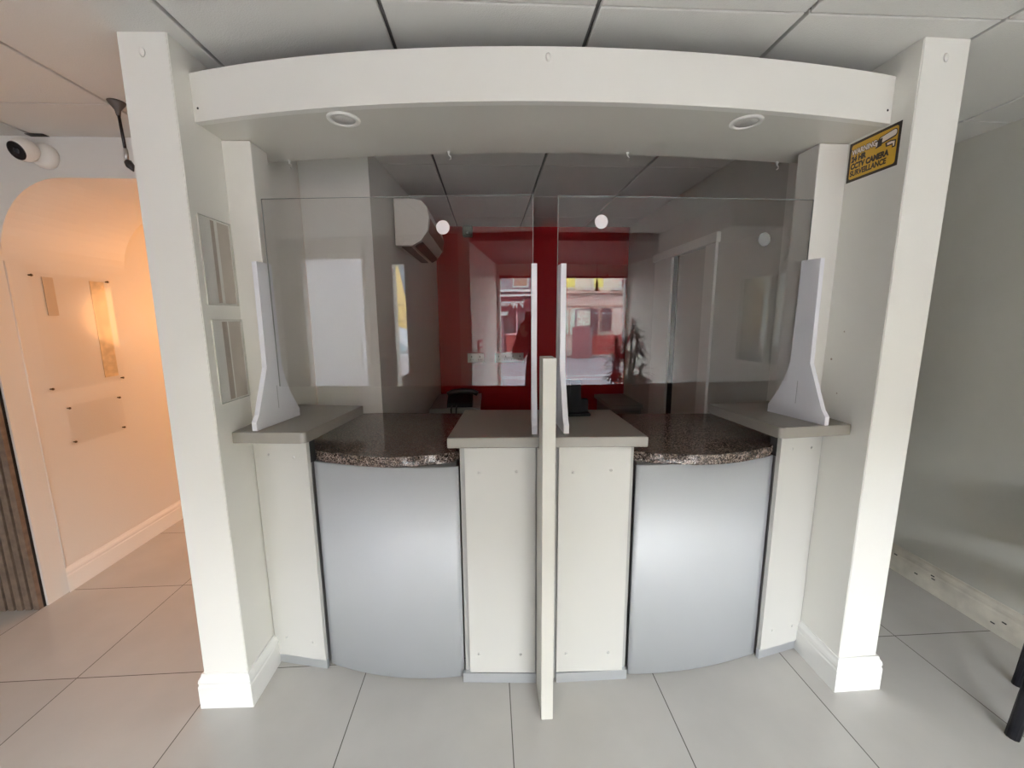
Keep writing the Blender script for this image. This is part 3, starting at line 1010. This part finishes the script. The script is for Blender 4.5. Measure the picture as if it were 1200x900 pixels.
# ------------------------------------------------------------------ staff side
ac = thing('air_conditioner', 'white wall-mounted air conditioner on the staff side left wall', 'air conditioner', (-.53, 2.6, 1.9))
prof = [(0, 0), (.10, 0), (.155, .03), (.195, .085), (.208, .16), (.195, .225), (.165, .258), (.12, .27), (0, .27)]
ACM = Matrix(((1, 0, 0, -.555), (0, 0, 1, 2.60), (0, 1, 0, 1.905), (0, 0, 0, 1)))
mb = MB(); mb.prism(prof, 0, .80, bev=.004, seg=2, M=ACM); mb.build('casing', mat('aged_white_plastic', (.66, .62, .57), .4), ac)
mb = MB(); mb.prism([(.108, .002), (.157, .028), (.150, .034), (.104, .008)], .03, .77, M=Matrix.Translation((.006, 0, -.006)) @ ACM); mb.build('outlet_slot', BLACK, ac)
mb = MB(); mb.prism([(.03, -.004), (.085, -.004), (.085, .002), (.03, .002)], .03, .77, M=ACM); mb.build('louvre', mat('dark_louvre', (.10, .07, .065), .5), ac)
mb = MB(); mb.prism([(.1985, .080), (.200, .080), (.212, .160), (.2105, .160)], .02, .78, M=ACM); mb.build('front_seam', mat('brown_seam', (.25, .12, .10), .5), ac)
mb = MB(); mb.lathe([(.020, 0), (.020, .002), (.017, .002)], 20, Matrix.Translation((-.520, 2.598, 1.935)) @ Matrix.Rotation(radians(90), 4, 'X')); mb.build('end_cap', mat('aged_white_plastic', (.66, .62, .57), .4), ac)

sn = thing('motion_sensor', 'small dark sensor box high in the red corner of the staff side', 'sensor', (-.13, 4.03, 2.25))
mb = MB(); mb.box(-.23, -.14, 3.93, 4.03, 2.215, 2.305, .01); mb.build('housing', mat('grey_green_plastic', (.10, .10, .08), .5), sn)
mb = MB(); mb.lathe([(.010, 0), (.006, .006)], 10, Matrix.Translation((-.185, 3.929, 2.24)) @ Matrix.Rotation(radians(90), 4, 'X')); mb.build('sensor_glint', DWHITE, sn)  # white spot painted for the glint on the dark box

for k, (x, w, lab) in enumerate(((-.215, .16, 'white double power socket low on the red wall, left of the pair'), (.055, .28, 'long white socket strip low on the red wall, right of the pair'))):
    t = thing('power_socket', lab, 'socket', (x, 4.03, 1.04))
    mb = MB(); mb.box(x, x + w, 4.018, 4.03, 1.035, 1.125, .003); mb.build('face_plate', mat('cream_socket', (.55, .52, .47), .45), t)
    for q_ in range(2 if k == 0 else 4):
        mb = MB()
        cx = x + w * (q_ + .5) / (2 if k == 0 else 4)
        mb.box(cx - .004, cx + .004, 4.0165, 4.0185, 1.085, 1.10); mb.box(cx - .015, cx - .008, 4.0165, 4.0185, 1.06, 1.067); mb.box(cx + .008, cx + .015, 4.0165, 4.0185, 1.06, 1.067)
        mb.build('socket_outlet', BLACK, t)

t = thing('storage_cabinet', 'low grey cabinet against the red wall, behind the left booth', 'cabinet', (-.3, 3.3, 0))
mb = MB(); mb.box(-.47, -.10, 3.15, 3.75, 0, .74); mb.build('body', mat('grey_cabinet', (.20, .20, .18), .5), t)
mb = MB(); mb.box(-.475, -.08, 3.13, 3.76, .74, .775, .003); mb.build('top', mat('grey_cabinet_top', (.30, .30, .28), .4), t)
mb = MB(); mb.box(-.46, -.11, 3.135, 3.15, .03, .72, .002); mb.build('door', mat('grey_cabinet_door', (.16, .16, .15), .5), t)
t = thing('storage_cabinet', 'low grey cabinet in the far right corner by the red wall', 'cabinet', (1.25, 3.5, 0))
mb = MB(); mb.box(1.08, 1.345, 3.50, 4.0, 0, .665); mb.build('body', mat('grey_cabinet', (.20, .20, .18), .5), t)
mb = MB(); mb.box(1.05, 1.35, 3.47, 4.01, .665, .70, .003); mb.build('top', mat('grey_cabinet_top', (.30, .30, .28), .4), t)
mb = MB(); mb.box(1.09, 1.34, 3.485, 3.50, .03, .65, .002); mb.build('door', mat('grey_cabinet_door', (.16, .16, .15), .5), t)

t = thing('desk_telephone', 'black desk telephone with a looped cord on the left cabinet', 'telephone', (-.22, 3.25, .776))
mb = MB(); mb.prism([(0, 0), (.20, 0), (.20, .10), (0, .035)], -.10, .10, M=Matrix(((0, 0, 1, -.24), (1, 0, 0, 3.16), (0, 1, 0, .776), (0, 0, 0, 1)))); mb.build('base', BLACK, t)
mb = MB(); mb.tube([(-.34, 3.25, .865), (-.30, 3.25, .885), (-.22, 3.25, .892), (-.14, 3.25, .885), (-.10, 3.25, .865)], .020, 10); mb.build('handset', BLACK, t)
mb = MB(); mb.tube([(-.30, 3.16, .79), (-.305, 3.12, .77), (-.300, 3.115, .68), (-.285, 3.115, .645), (-.268, 3.115, .68), (-.265, 3.12, .77), (-.265, 3.16, .79)], .006, 8); mb.build('cord', BLACK, t)

MBLK = mat('matt_black_plastic', (.010, .010, .011), .8, spec=.12)
t = thing('card_terminal', 'black card terminal standing at the back of the centre ledge, right of the divider', 'card terminal', (.375, 1.74, 1.05))
mb = MB(); mb.box(.325, .432, 1.69, 1.79, 1.05, 1.062, .004); mb.build('foot', MBLK, t)
mb = MB(); mb.prism([(0, 0), (.03, 0), (.055, .13), (.03, .14)], -.035, .035, M=Matrix(((0, 0, 1, .362), (1, 0, 0, 1.715), (0, 1, 0, 1.06), (0, 0, 0, 1)))); mb.build('body', MBLK, t)
mb = MB(); mb.box(.325, .350, 1.73, 1.76, 1.06, 1.205, .003); mb.build('side_arm', MBLK, t)
mb = MB(); mb.box(.395, .430, 1.735, 1.765, 1.06, 1.115, .003); mb.build('side_block', MBLK, t)
mb = MB(); mb.box(.335, .350, 1.7285, 1.7295, 1.083, 1.087); mb.build('status_light', mat('pale_mark', (.5, .5, .5), .5), t)

# ------------------------------------------------------------------ chair at the right edge
def chair(cx, cy, f, label):
    """f: unit vector the chair faces"""
    t = thing('side_chair', label, 'chair', (cx, cy, 0))
    R = Matrix.Translation((cx, cy, 0)) @ Matrix(((f[1], f[0], 0, 0), (-f[0], f[1], 0, 0), (0, 0, 1, 0), (0, 0, 0, 1)))
    w, dp = .18, .17
    def part(name, build, m):
        mb = MB(); build(mb)
        bmesh.ops.transform(mb.bm, matrix=R, verts=mb.bm.verts[:])
        mb.build(name, m, t)
    for sx in (-1, 1):
        part('leg', lambda mb: mb.tube([(sx * w, dp, 0), (sx * (w - .03), dp - .05, .42)], .019, 10), BMETAL)
        part('leg', lambda mb: mb.tube([(sx * w, -dp, 0), (sx * (w - .02), -dp + .02, .42), (sx * (w - .02), -dp, .80)], .018, 10), BMETAL)
    part('seat', lambda mb: mb.prism(rounded(.38, .34, .05), .42, .465, bev=.015, seg=3), mat('black_seat_fabric', (.02, .02, .022), .9))
    part('backrest', lambda mb: mb.box(-.17, .17, -dp - .005, -dp + .03, .55, .82, .012), mat('black_seat_fabric', (.02, .02, .022), .9))


chair(2.06, 1.066, (-.83, -.56), 'black metal-legged chair at the right edge, standing by the right wall')

# ------------------------------------------------------------------ front room things seen in the screens
def skin_body(name, joints, edges, m, parent, sub=2):
    me = bpy.data.meshes.new(name)
    me.from_pydata([j[:3] for j in joints], edges, [])
    o = bpy.data.objects.new(name, me)
    COL.objects.link(o)
    o.modifiers.new('skin', 'SKIN').use_smooth_shade = True
    sk = me.skin_vertices[0].data if me.skin_vertices else None
    if sk is None:
        bpy.context.view_layer.update(); sk = me.skin_vertices[0].data
    for v, j in zip(sk, joints):
        v.radius = (j[3], j[4] if len(j) > 4 else j[3])
    sk[0].use_root = True
    s = o.modifiers.new('sub', 'SUBSURF'); s.levels = sub; s.render_levels = sub
    me.materials.append(m)
    if parent is not None:
        o.parent = parent
        o.matrix_parent_inverse = Matrix.Translation(-parent.location)
    return o


SKIN = mat('skin', (.50, .32, .24), .5)
CLOTH = mat('dark_red_coat', (.030, .010, .012), .9)
TROU = mat('dark_trousers', (.015, .015, .018), .9)
HAIR = mat('dark_hair', (.02, .013, .01), .8)
ph = thing('person', 'person in a dark coat holding up a phone, reflected in the left screen', 'person', (.13, -.48, 0))
J = [(.14, -.50, .98, .175, .12),   # 0 pelvis
     (.14, -.49, 1.14, .165, .115),  # 1 waist
     (.14, -.49, 1.30, .185, .12),  # 2 chest
     (.14, -.50, 1.42, .13, .09),    # 3 upper chest
     (.13, -.49, 1.51, .055, .055),  # 4 neck
     (.13, -.47, 1.56, .052, .052),  # 5 neck top
     (-.02, -.50, 1.365, .090, .085),  # 6 shoulder
     (-.095, -.43, 1.12, .076, .070),  # 7 elbow
     (-.015, -.22, 1.32, .034, .034),  # 8 wrist
     (.30, -.50, 1.365, .075, .075),
     (.375, -.43, 1.12, .066, .066),
     (.09, -.22, 1.33, .034, .034),
     (.05, -.50, .88, .105, .105),     # 12 hip
     (.035, -.49, .50, .065, .065),
     (.03, -.52, .10, .045, .045),
     (.23, -.50, .88, .105, .105),
     (.225, -.49, .50, .065, .065),
     (.23, -.52, .10, .045, .045)]
Ed = [(0, 1), (1, 2), (2, 3), (3, 4), (4, 5), (3, 6), (6, 7), (7, 8), (3, 9), (9, 10), (10, 11), (0, 12), (12, 13), (13, 14), (0, 15), (15, 16), (16, 17)]
skin_body('body', J, Ed, CLOTH, ph)
mb = MB()
q = Matrix.Translation((.13, -.455, 1.64))
prof = []
for k in range(13):
    a = -pi / 2 + pi * k / 12
    prof.append((max(.002, .078 * cos(a)), .115 * sin(a)))
mb.lathe(prof, 24, q @ Matrix.Diagonal((1, 1.18, 1, 1)))
for v in mb.bm.verts:   # jaw, nose, brow
    l = v.co - Vector((.13, -.455, 1.64))
    if l.z < -.03: v.co.x = .13 + l.x * (1 + l.z * 2.2)
    if l.y > .07 and abs(l.x) < .02 and -.035 < l.z < .01: v.co.y += .022
for sx in (-1, 1):
    mb.lathe([(.004, -.025), (.014, -.015), (.016, .01), (.004, .028)], 10, Matrix.Translation((.13 + sx * .080, -.46, 1.635)))
mb.build('head', SKIN, ph)
for sx in (-1, 1):
    mb = MB(); mb.lathe([(.002, -.012), (.010, -.006), (.012, 0), (.010, .006), (.002, .012)], 12, Matrix.Translation((.13 + sx * .031, -.375, 1.65))); mb.build('eye', DWHITE, ph)
mb = MB(); mb.box(.105, .155, -.374, -.366, 1.583, 1.592, .003); mb.build('mouth', mat('lips', (.4, .16, .14), .5), ph)
mb = MB(); mb.lathe([(r_ * 1.09, z_ * 1.06) for r_, z_ in prof[6:]], 24, Matrix.Translation((.13, -.470, 1.655)) @ Matrix.Diagonal((1, 1.15, 1, 1))); mb.build('hair', HAIR, ph)
for sx, wx in ((-1, -.015), (1, .09)):
    hj = [(wx, -.22, 1.32, .030, .020), (wx + .004 * sx, -.175, 1.365, .036, .016)]
    he = [(0, 1)]
    for f in range(4):
        b0 = len(hj)
        hx = wx - sx * (.018 - f * .012)
        L = (.030, .036, .034, .026)[f]
        hj += [(hx, -.150, 1.385, .0095), (hx - sx * .008, -.125, 1.392 + L * .3, .0088), (hx - sx * .020, -.110, 1.40 + L * .5, .0080)]
        he += [(1, b0), (b0, b0 + 1), (b0 + 1, b0 + 2)]
    b0 = len(hj)
    hj += [(wx + sx * .030, -.17, 1.38, .011), (wx + sx * .020, -.14, 1.405, .0095)]
    he += [(1, b0), (b0, b0 + 1)]
    skin_body('hand', hj, he, SKIN, ph, 1)
for x in (.03, .23):
    mb = MB(); mb.prism([(x + px, -.49 + py) for px, py in rounded(.095, .27, .045)], 0.0, .075, bev=.02, seg=3)
    mb.build('shoe', BLACK, ph)
pho = thing('mobile_phone', 'black mobile phone held up behind the camera position', 'phone', (.035, -.10, 1.43))
mb = MB(); mb.prism(rounded(.075, .155, .010), -.004, .004, M=Matrix.Translation((.035, -.085, 1.44)) @ Matrix.Rotation(radians(90), 4, 'X')); mb.build('casing', BLACK, pho)
mb = MB(); mb.prism(rounded(.070, .150, .008), .0041, .0046, M=Matrix.Translation((.035, -.085, 1.44)) @ Matrix.Rotation(radians(90), 4, 'X')); mb.build('screen', mat('dark_screen', (.02, .02, .025), .1), pho)

# potted dracaena
PX, PY = 1.77, -1.52
pt = thing('potted_plant', 'tall dark-leaved dracaena in a pot near the shop window, reflected in the right screen', 'plant', (PX, PY, 0))
mb = MB(); mb.lathe([(.10, 0), (.12, .02), (.155, .28), (.165, .30), (.15, .30), (.14, .26), (.01, .26)], 24, Matrix.Translation((PX, PY, 0))); mb.build('pot', mat('terracotta', (.20, .09, .06), .7), pt)
stems = [((PX + .06, PY), 1.38), ((PX - .15, PY + .02), 1.16), ((PX + .14, PY - .04), 1.20), ((PX - .17, PY + .05), .92), ((PX - .02, PY - .03), 1.12), ((PX + .16, PY + .03), .84), ((PX - .13, PY - .02), .70), ((PX + .02, PY + .06), .86)]
for (x, y), h in stems:
    mb = MB(); mb.tube([((PX + x) / 2, (PY + y) / 2, .24), ((x + PX) / 2, y, h * .55), (x, y, h)], .012, 6); mb.build('stem', mat('brown_stem', (.12, .09, .06), .8), pt)
for (x, y), h in stems:
    mb = MB()
    for layer in range(5):
        for k in range(11):
            a = random.uniform(0, 2 * pi); el = random.uniform(.5, 1.3) if layer > 3 else random.uniform(-.5, .6)
            L = random.uniform(.13, .21); w = random.uniform(.015, .023)
            base = Vector((x, y, h - .035 * (4 - layer)))
            dirh = Vector((cos(a), sin(a), 0)); sd_ = Vector((-sin(a), cos(a), 0))
            prev = None
            for s_ in range(5):
                u = s_ / 4
                c = base + dirh * (L * u * cos(el)) + Vector((0, 0, L * (u * sin(el) - .45 * u * u)))
                ww = w * (1 - u) ** .6 * (0.5 + 1.2 * u if u < .4 else 1)
                cur = (mb.bm.verts.new(c - sd_ * ww + Vector((0, 0, .004))), mb.bm.verts.new(c + sd_ * ww))
                if prev:
                    f = mb.bm.faces.new([prev[0], prev[1], cur[1], cur[0]])
                    f.material_index = 1 if random.random() < .35 else 0
                prev = cur
    mb.build('leaf_rosette', [mat('dark_green_leaf', (.10, .14, .08), .3), mat('dark_red_leaf', (.16, .05, .05), .3)], pt)

sp_ = thing('switch_panel', 'small red switch panel beside the shop window, reflected in the left screen', 'switch', (-.655, -1.6, 1.0))
mb = MB(); mb.box(-.662, -.645, -1.72, -1.46, .96, 1.22, .003); mb.build('face_plate', mat('red_plate', (.25, .06, .06), .5), sp_)
for z in (1.00, 1.07, 1.14):
    mb = MB(); mb.box(-.646, -.640, -1.66, -1.52, z, z + .045, .002); mb.build('switch_key', DWHITE, sp_)

pn = thing('pendant_lamp', 'small black pendant lamp hanging in the shop window, reflected in the right screen', 'lamp', (1.79, -2.8, 2.02))
mb = MB(); mb.tube([(1.79, -2.8, 2.24), (1.79, -2.8, 1.96)], .005, 6); mb.build('cable', BLACK, pn)
mb = MB(); mb.lathe([(.012, 1.96), (.022, 1.955), (.024, 1.93), (.012, 1.915), (.014, 1.89), (.040, 1.845), (.040, 1.838)], 16, Matrix.Translation((1.79, -2.8, 0))); mb.build('shade', BLACK, pn)

# ------------------------------------------------------------------ street behind the camera
RZ = -0.38
ROAD = mat('asphalt', (0.085, 0.08, 0.088), .85, var=.08, vscale=2, spec=.1)
PAVE = mat('pavement', (0.13, 0.12, 0.115), .85, var=.06, vscale=3, spec=.1)
mb = MB(); mb.box(-40, 40, -15.2, -5.2, RZ - .2, RZ); o = mb.build('street', ROAD); tag(o, 'grey asphalt street outside the shop window', 'road', kind='structure')
mb = MB(); mb.box(-40, 40, -5.2, -3.12, RZ - .2, RZ + .12); o = mb.build('pavement', PAVE); tag(o, 'near pavement outside the shop window', 'pavement', kind='structure')
mb = MB(); mb.box(-40, 40, -18.2, -15.2, RZ - .2, RZ + .10); o = mb.build('pavement', PAVE); tag(o, 'far pavement in front of the pink and maroon shops', 'pavement', kind='structure')
mb = MB()
LINE = mat('white_road_paint', (0.340, 0.340, 0.340), .7)
mb.box(-30, 30, -9.55, -9.40, RZ, RZ + .004)
mb.prism([(-2, -9.3), (-2, -9.15), (10, -8.1), (10, -8.3)], RZ, RZ + .004)
o = mb.build('road_marking', LINE); tag(o, 'white painted lines on the street', 'road marking', kind='stuff')

GREYB = mat('slate_blue_render', (0.085, 0.095, 0.105), .8, spec=.1)
MAROON = mat('maroon_shopfront', (0.04, 0.014, 0.017), .5, spec=.1)
CREAMB = mat('cream_render', (0.56, 0.52, 0.43), .8, spec=.1)
PINKB = mat('pink_render', (0.4, 0.31, 0.28), .8, spec=.1)
TRIMW = mat('white_stone_trim', (0.6, 0.6, 0.59), .6)
DGL = mat('dark_shop_glass', (.04, .034, .036), .5, spec=.1)
YGL = mat('yellow_blind', (0.55, 0.48, 0.1), .6)  # one even yellow for the upper windows
REDP = mat('red_hoarding', (0.14, 0.032, 0.028), .6, spec=.1)
FYY = -18.0


def rect(mb, x0, x1, z0, z1, y0=FYY, d=.05): mb.box(x0, x1, y0, y0 + d, z0, z1)


t = thing('shop_building', 'slate blue building with a maroon shopfront across the street, reflected in the left screen', 'building', (-4, -18, RZ))
mb = MB(); mb.box(-14, 1.4, -24, FYY - .02, RZ, 5.2); mb.build('wall', GREYB, t)
mb = MB(); rect(mb, -5.6, 1.35, RZ + .1, 2.50, FYY - .02, .12); mb.build('shopfront', MAROON, t)
for q_ in ((2.74, 2.85, .22), (2.51, 2.61, .16)):
    mb = MB(); rect(mb, -5.7, 1.4, q_[0], q_[1], d=q_[2]); mb.build('string_course', TRIMW, t)
for x in (-4.6, -2.04, .3):
    mb = MB(); rect(mb, x - .07, x + .72, 2.96, 4.4, d=.08); mb.build('window_surround', TRIMW, t)
    mb = MB(); rect(mb, x, x + .65, 3.03, 4.33, d=.10); mb.build('window_glass', mat('brown_curtain_window', (0.109, 0.068, 0.034), .5, var=.6, vscale=9), t)
for (a, b, c, d) in ((-2.45, -2.09, .66, 1.46), (-1.88, -.9, .66, 1.70), (-.6, .4, .66, 1.7), (-4.9, -3.4, .66, 1.7)):
    mb = MB(); rect(mb, a, b, c, d, FYY + .08, .05); mb.build('shop_window', DGL, t)
mb = MB(); rect(mb, -2.46, -.95, 0.58, .66, FYY + .08, .09); rect(mb, -1.95, -1.89, .6, 1.75, FYY + .08, .08); mb.build('window_sill', mat('pink_sill', (.45, .22, .24), .6), t)
mb = MB(); rect(mb, -3.25, -2.56, RZ + .1, 1.52, FYY + .08, .05); mb.build('door', mat('dark_plum_door', (.07, .03, .04), .5), t)
mb = MB(); mb.box(-3.35, -2.36, FYY + .1, FYY + .55, 1.56, 1.74); mb.build('awning_box', TRIMW, t)
mb = MB(); rect(mb, -2.45, -1.2, RZ + .1, .56, FYY + .08, .05); mb.build('stall_riser', REDP, t)
text_mesh('shop_name', "'pepperm", .42, mat('white_lettering', (.9, .9, .9), .6), t, Matrix.Translation((-1.52, FYY + .105, 2.06)) @ Matrix.Rotation(radians(180), 4, 'Z') @ RX90, .01, sx=.74, bold=.014)

t = thing('shop_building', 'cream and pink building with arched windows across the street, reflected in the right screen', 'building', (7, -18, RZ))
mb = MB(); mb.box(1.4, 16, -24, FYY - .02, 2.70, 5.4); mb.build('upper_wall', CREAMB, t)
mb = MB(); mb.box(1.4, 16, -24, FYY - .02, RZ, 2.70); mb.build('ground_wall', PINKB, t)
for q_ in ((2.66, 2.80, .28), (2.02, 2.09, .1)):
    mb = MB(); rect(mb, 1.4, 16, q_[0], q_[1], d=q_[2]); mb.build('cornice', mat('brown_stone', (0.22, 0.16, 0.13), .7), t)
for x in (3.4, 4.93, 6.44, 7.92, 9.4):
    mb = MB(); rect(mb, x - .10, x + .60, 2.90, 4.5, d=.06); mb.build('window_surround', TRIMW, t)
    mb = MB(); rect(mb, x, x + .50, 2.97, 4.4, d=.09); mb.build('window_glass', YGL if x < 7.5 else DGL, t)
def archp(x0, x1, zb, zt, n=12):
    r = (x1 - x0) / 2; rr = r * .45
    return [(x0, zb), (x1, zb)] + [((x0 + x1) / 2 + r * cos(pi * k / n), zt - rr + rr * sin(pi * k / n)) for k in range(n + 1)]
POST = mat('white_poster', (0.46, 0.52, 0.46), .5, var=.05, vscale=3)
for i_, (x0, x1, zb) in enumerate(((3.4, 4.35, .55), (4.45, 5.11, .55), (5.21, 5.83, .55), (5.94, 6.70, .55), (6.90, 7.42, .72), (8.2, 8.9, .55), (9.1, 9.8, .55))):
    mb = MB(); mb.prism(archp(x0 - .05, x1 + .05, zb - .05, 1.98), -FYY - .07, -FYY + .02, M=RX90); mb.build('arch_surround', mat('brown_arch', (0.22, 0.15, 0.12), .7), t)
    mb = MB(); mb.prism(archp(x0, x1, zb, 1.92), -FYY - .10, -FYY, M=RX90); mb.build('arch_window', POST if i_ in (0, 1, 2) else DGL, t)
GRN = mat('green_print', (0.204, 0.374, 0.306), .6)
for (x0, x1, rows) in ((4.55, 5.03, (1.45, 1.25, 1.05, .92, .70)), (5.32, 5.75, (1.40, 1.30, 1.10, 1.0))):
    for z in rows:
        mb = MB(); rect(mb, x0, x1, z, z + .045, FYY + .101, .004); mb.build('poster_stripe', GRN, t)
for (x, z) in ((5.8, 2.80), (7.35, 2.80)):
    mb = MB(); mb.box(x, x + .42, FYY + .1, FYY + .45, z + .0, z + .12); mb.build('floodlight', mat('grey_lamp', (.35, .33, .32), .6), t)

t = thing('notice_stand', 'dark framed notice stand with a red lower panel on the far pavement', 'notice board', (5, -14.6, RZ))
mb = MB(); mb.box(4.66, 5.42, -14.9, -14.82, 1.02, 1.80); mb.box(5.36, 5.44, -14.9, -14.82, RZ, 1.80); mb.build('frame', mat('dark_stand_frame', (.05, .045, .05), .5), t)
mb = MB(); mb.box(4.73, 5.34, -14.82, -14.80, 1.08, 1.74); mb.build('notice_sheet', mat('mottled_notice', (0.286, 0.286, 0.245), .6, var=.75, vscale=11), t)
mb = MB(); mb.box(4.55, 5.36, -14.9, -14.82, RZ, 1.02); mb.build('red_panel', mat('dull_red_panel', (0.085, 0.026, 0.03), .6), t)
t = thing('cafe_barrier', 'red cafe barrier with a grey rail on the far pavement', 'barrier', (6.5, -15.5, RZ))
mb = MB(); mb.box(5.50, 8.6, -15.6, -15.52, RZ + .1, .62); mb.build('panel', REDP, t)
mb = MB(); mb.tube([(5.5, -15.55, 1.62), (8.6, -15.55, 1.58)], .025, 6); mb.tube([(5.5, -15.55, RZ + .1), (5.5, -15.55, 1.62)], .02, 6); mb.tube([(8.6, -15.55, RZ + .1), (8.6, -15.55, 1.58)], .02, 6); mb.build('rail', mat('grey_rail', (.25, .22, .24), .5), t)

t = thing('parked_car', 'silver hatchback parked outside, reflected in a narrow strip of the left screen', 'car', (-4.6, -7.4, RZ))
CARP = mat('silver_car_paint', (0.286, 0.265, 0.262), .25, metal=.3, coat=.5)
CM = Matrix(((1, 0, 0, -6.6), (0, 0, 1, -8.2), (0, 1, 0, RZ), (0, 0, 0, 1)))
mb = MB(); mb.prism([(0, .25), (3.95, .25), (4.0, .55), (3.9, .80), (3.2, .98), (0.1, 1.05), (0, .7)], 0, 1.7, bev=.04, seg=2, M=CM); mb.build('body', CARP, t)
mb = MB(); mb.prism([(.15, 1.0), (3.35, .96), (2.75, 1.50), (2.35, 1.62), (.9, 1.63), (.35, 1.40)], .10, 1.60, bev=.04, seg=2, M=CM); mb.build('cabin', mat('car_roof_dark', (.12, .12, .13), .3), t)
mb = MB(); mb.prism([(.45, 1.08), (3.15, 1.04), (2.68, 1.44), (2.3, 1.53), (.95, 1.53), (.52, 1.38)], 1.58, 1.612, M=CM); mb.build('side_windows', mat('sky_blue_glass', (.55, .75, .85), .08, metal=.6), t)
for x in (.75, 3.2):
    mb = MB(); mb.lathe([(.20, 0), (.31, .01), (.31, .19), (.20, .20)], 24, Matrix.Translation((-6.6 + x, -6.50, RZ + .31)) @ Matrix.Rotation(radians(90), 4, 'X')); mb.build('wheel', BLACK, t)
    mb = MB(); mb.lathe([(.20, 0), (.31, .01), (.31, .19), (.20, .20)], 24, Matrix.Translation((-6.6 + x, -8.02, RZ + .31)) @ Matrix.Rotation(radians(90), 4, 'X')); mb.build('wheel', BLACK, t)

t = thing('yellow_house', 'steep yellow gable end across the street, reflected in a narrow strip of the left screen', 'building', (-6.5, -12.5, RZ))
YM = Matrix(((1, 0, 0, 0), (0, 0, -1, 0), (0, 1, 0, 0), (0, 0, 0, 1)))
mb = MB(); mb.prism([(-7.6, RZ), (-5.62, RZ), (-5.62, 1.50), (-5.90, 2.50), (-6.08, 3.45), (-6.3, 4.6), (-7.6, 4.6)], 12.0, 12.9, M=YM); mb.build('gable_wall', mat('yellow_render', (0.374, 0.258, 0.082), .8), t)
for z in (1.36, 1.95):
    mb = MB(); mb.box(-5.98, -5.5, -12.0, -11.97, z, z + .045); mb.build('wall_rail', mat('dark_rail', (.10, .08, .05), .6), t)

t = thing('street_tree', 'leafy tree outside the small side window', 'tree', (5.2, -.8, RZ))
mb = MB(); mb.tube([(5.2, -.8, RZ), (5.15, -.7, .9), (5.2, -.6, 1.9)], .10, 8, taper=.5); mb.build('trunk', mat('bark', (.12, .09, .07), .9), t)
mb = MB()
for k in range(900):
    v = Vector((random.gauss(0, 1), random.gauss(0, 1), random.gauss(0, 1))).normalized() * random.uniform(.3, 1.3)
    c = Vector((5.2, -.6, 1.8)) + v
    a = Vector((random.gauss(0, 1), random.gauss(0, 1), random.gauss(0, 1))).normalized(); b_ = a.orthogonal().normalized()
    mb.poly([c - a * .07, c + b_ * .035, c + a * .07, c - b_ * .035])
mb.build('foliage', mat('tree_leaf', (0.082, 0.109, 0.041), .6), t)
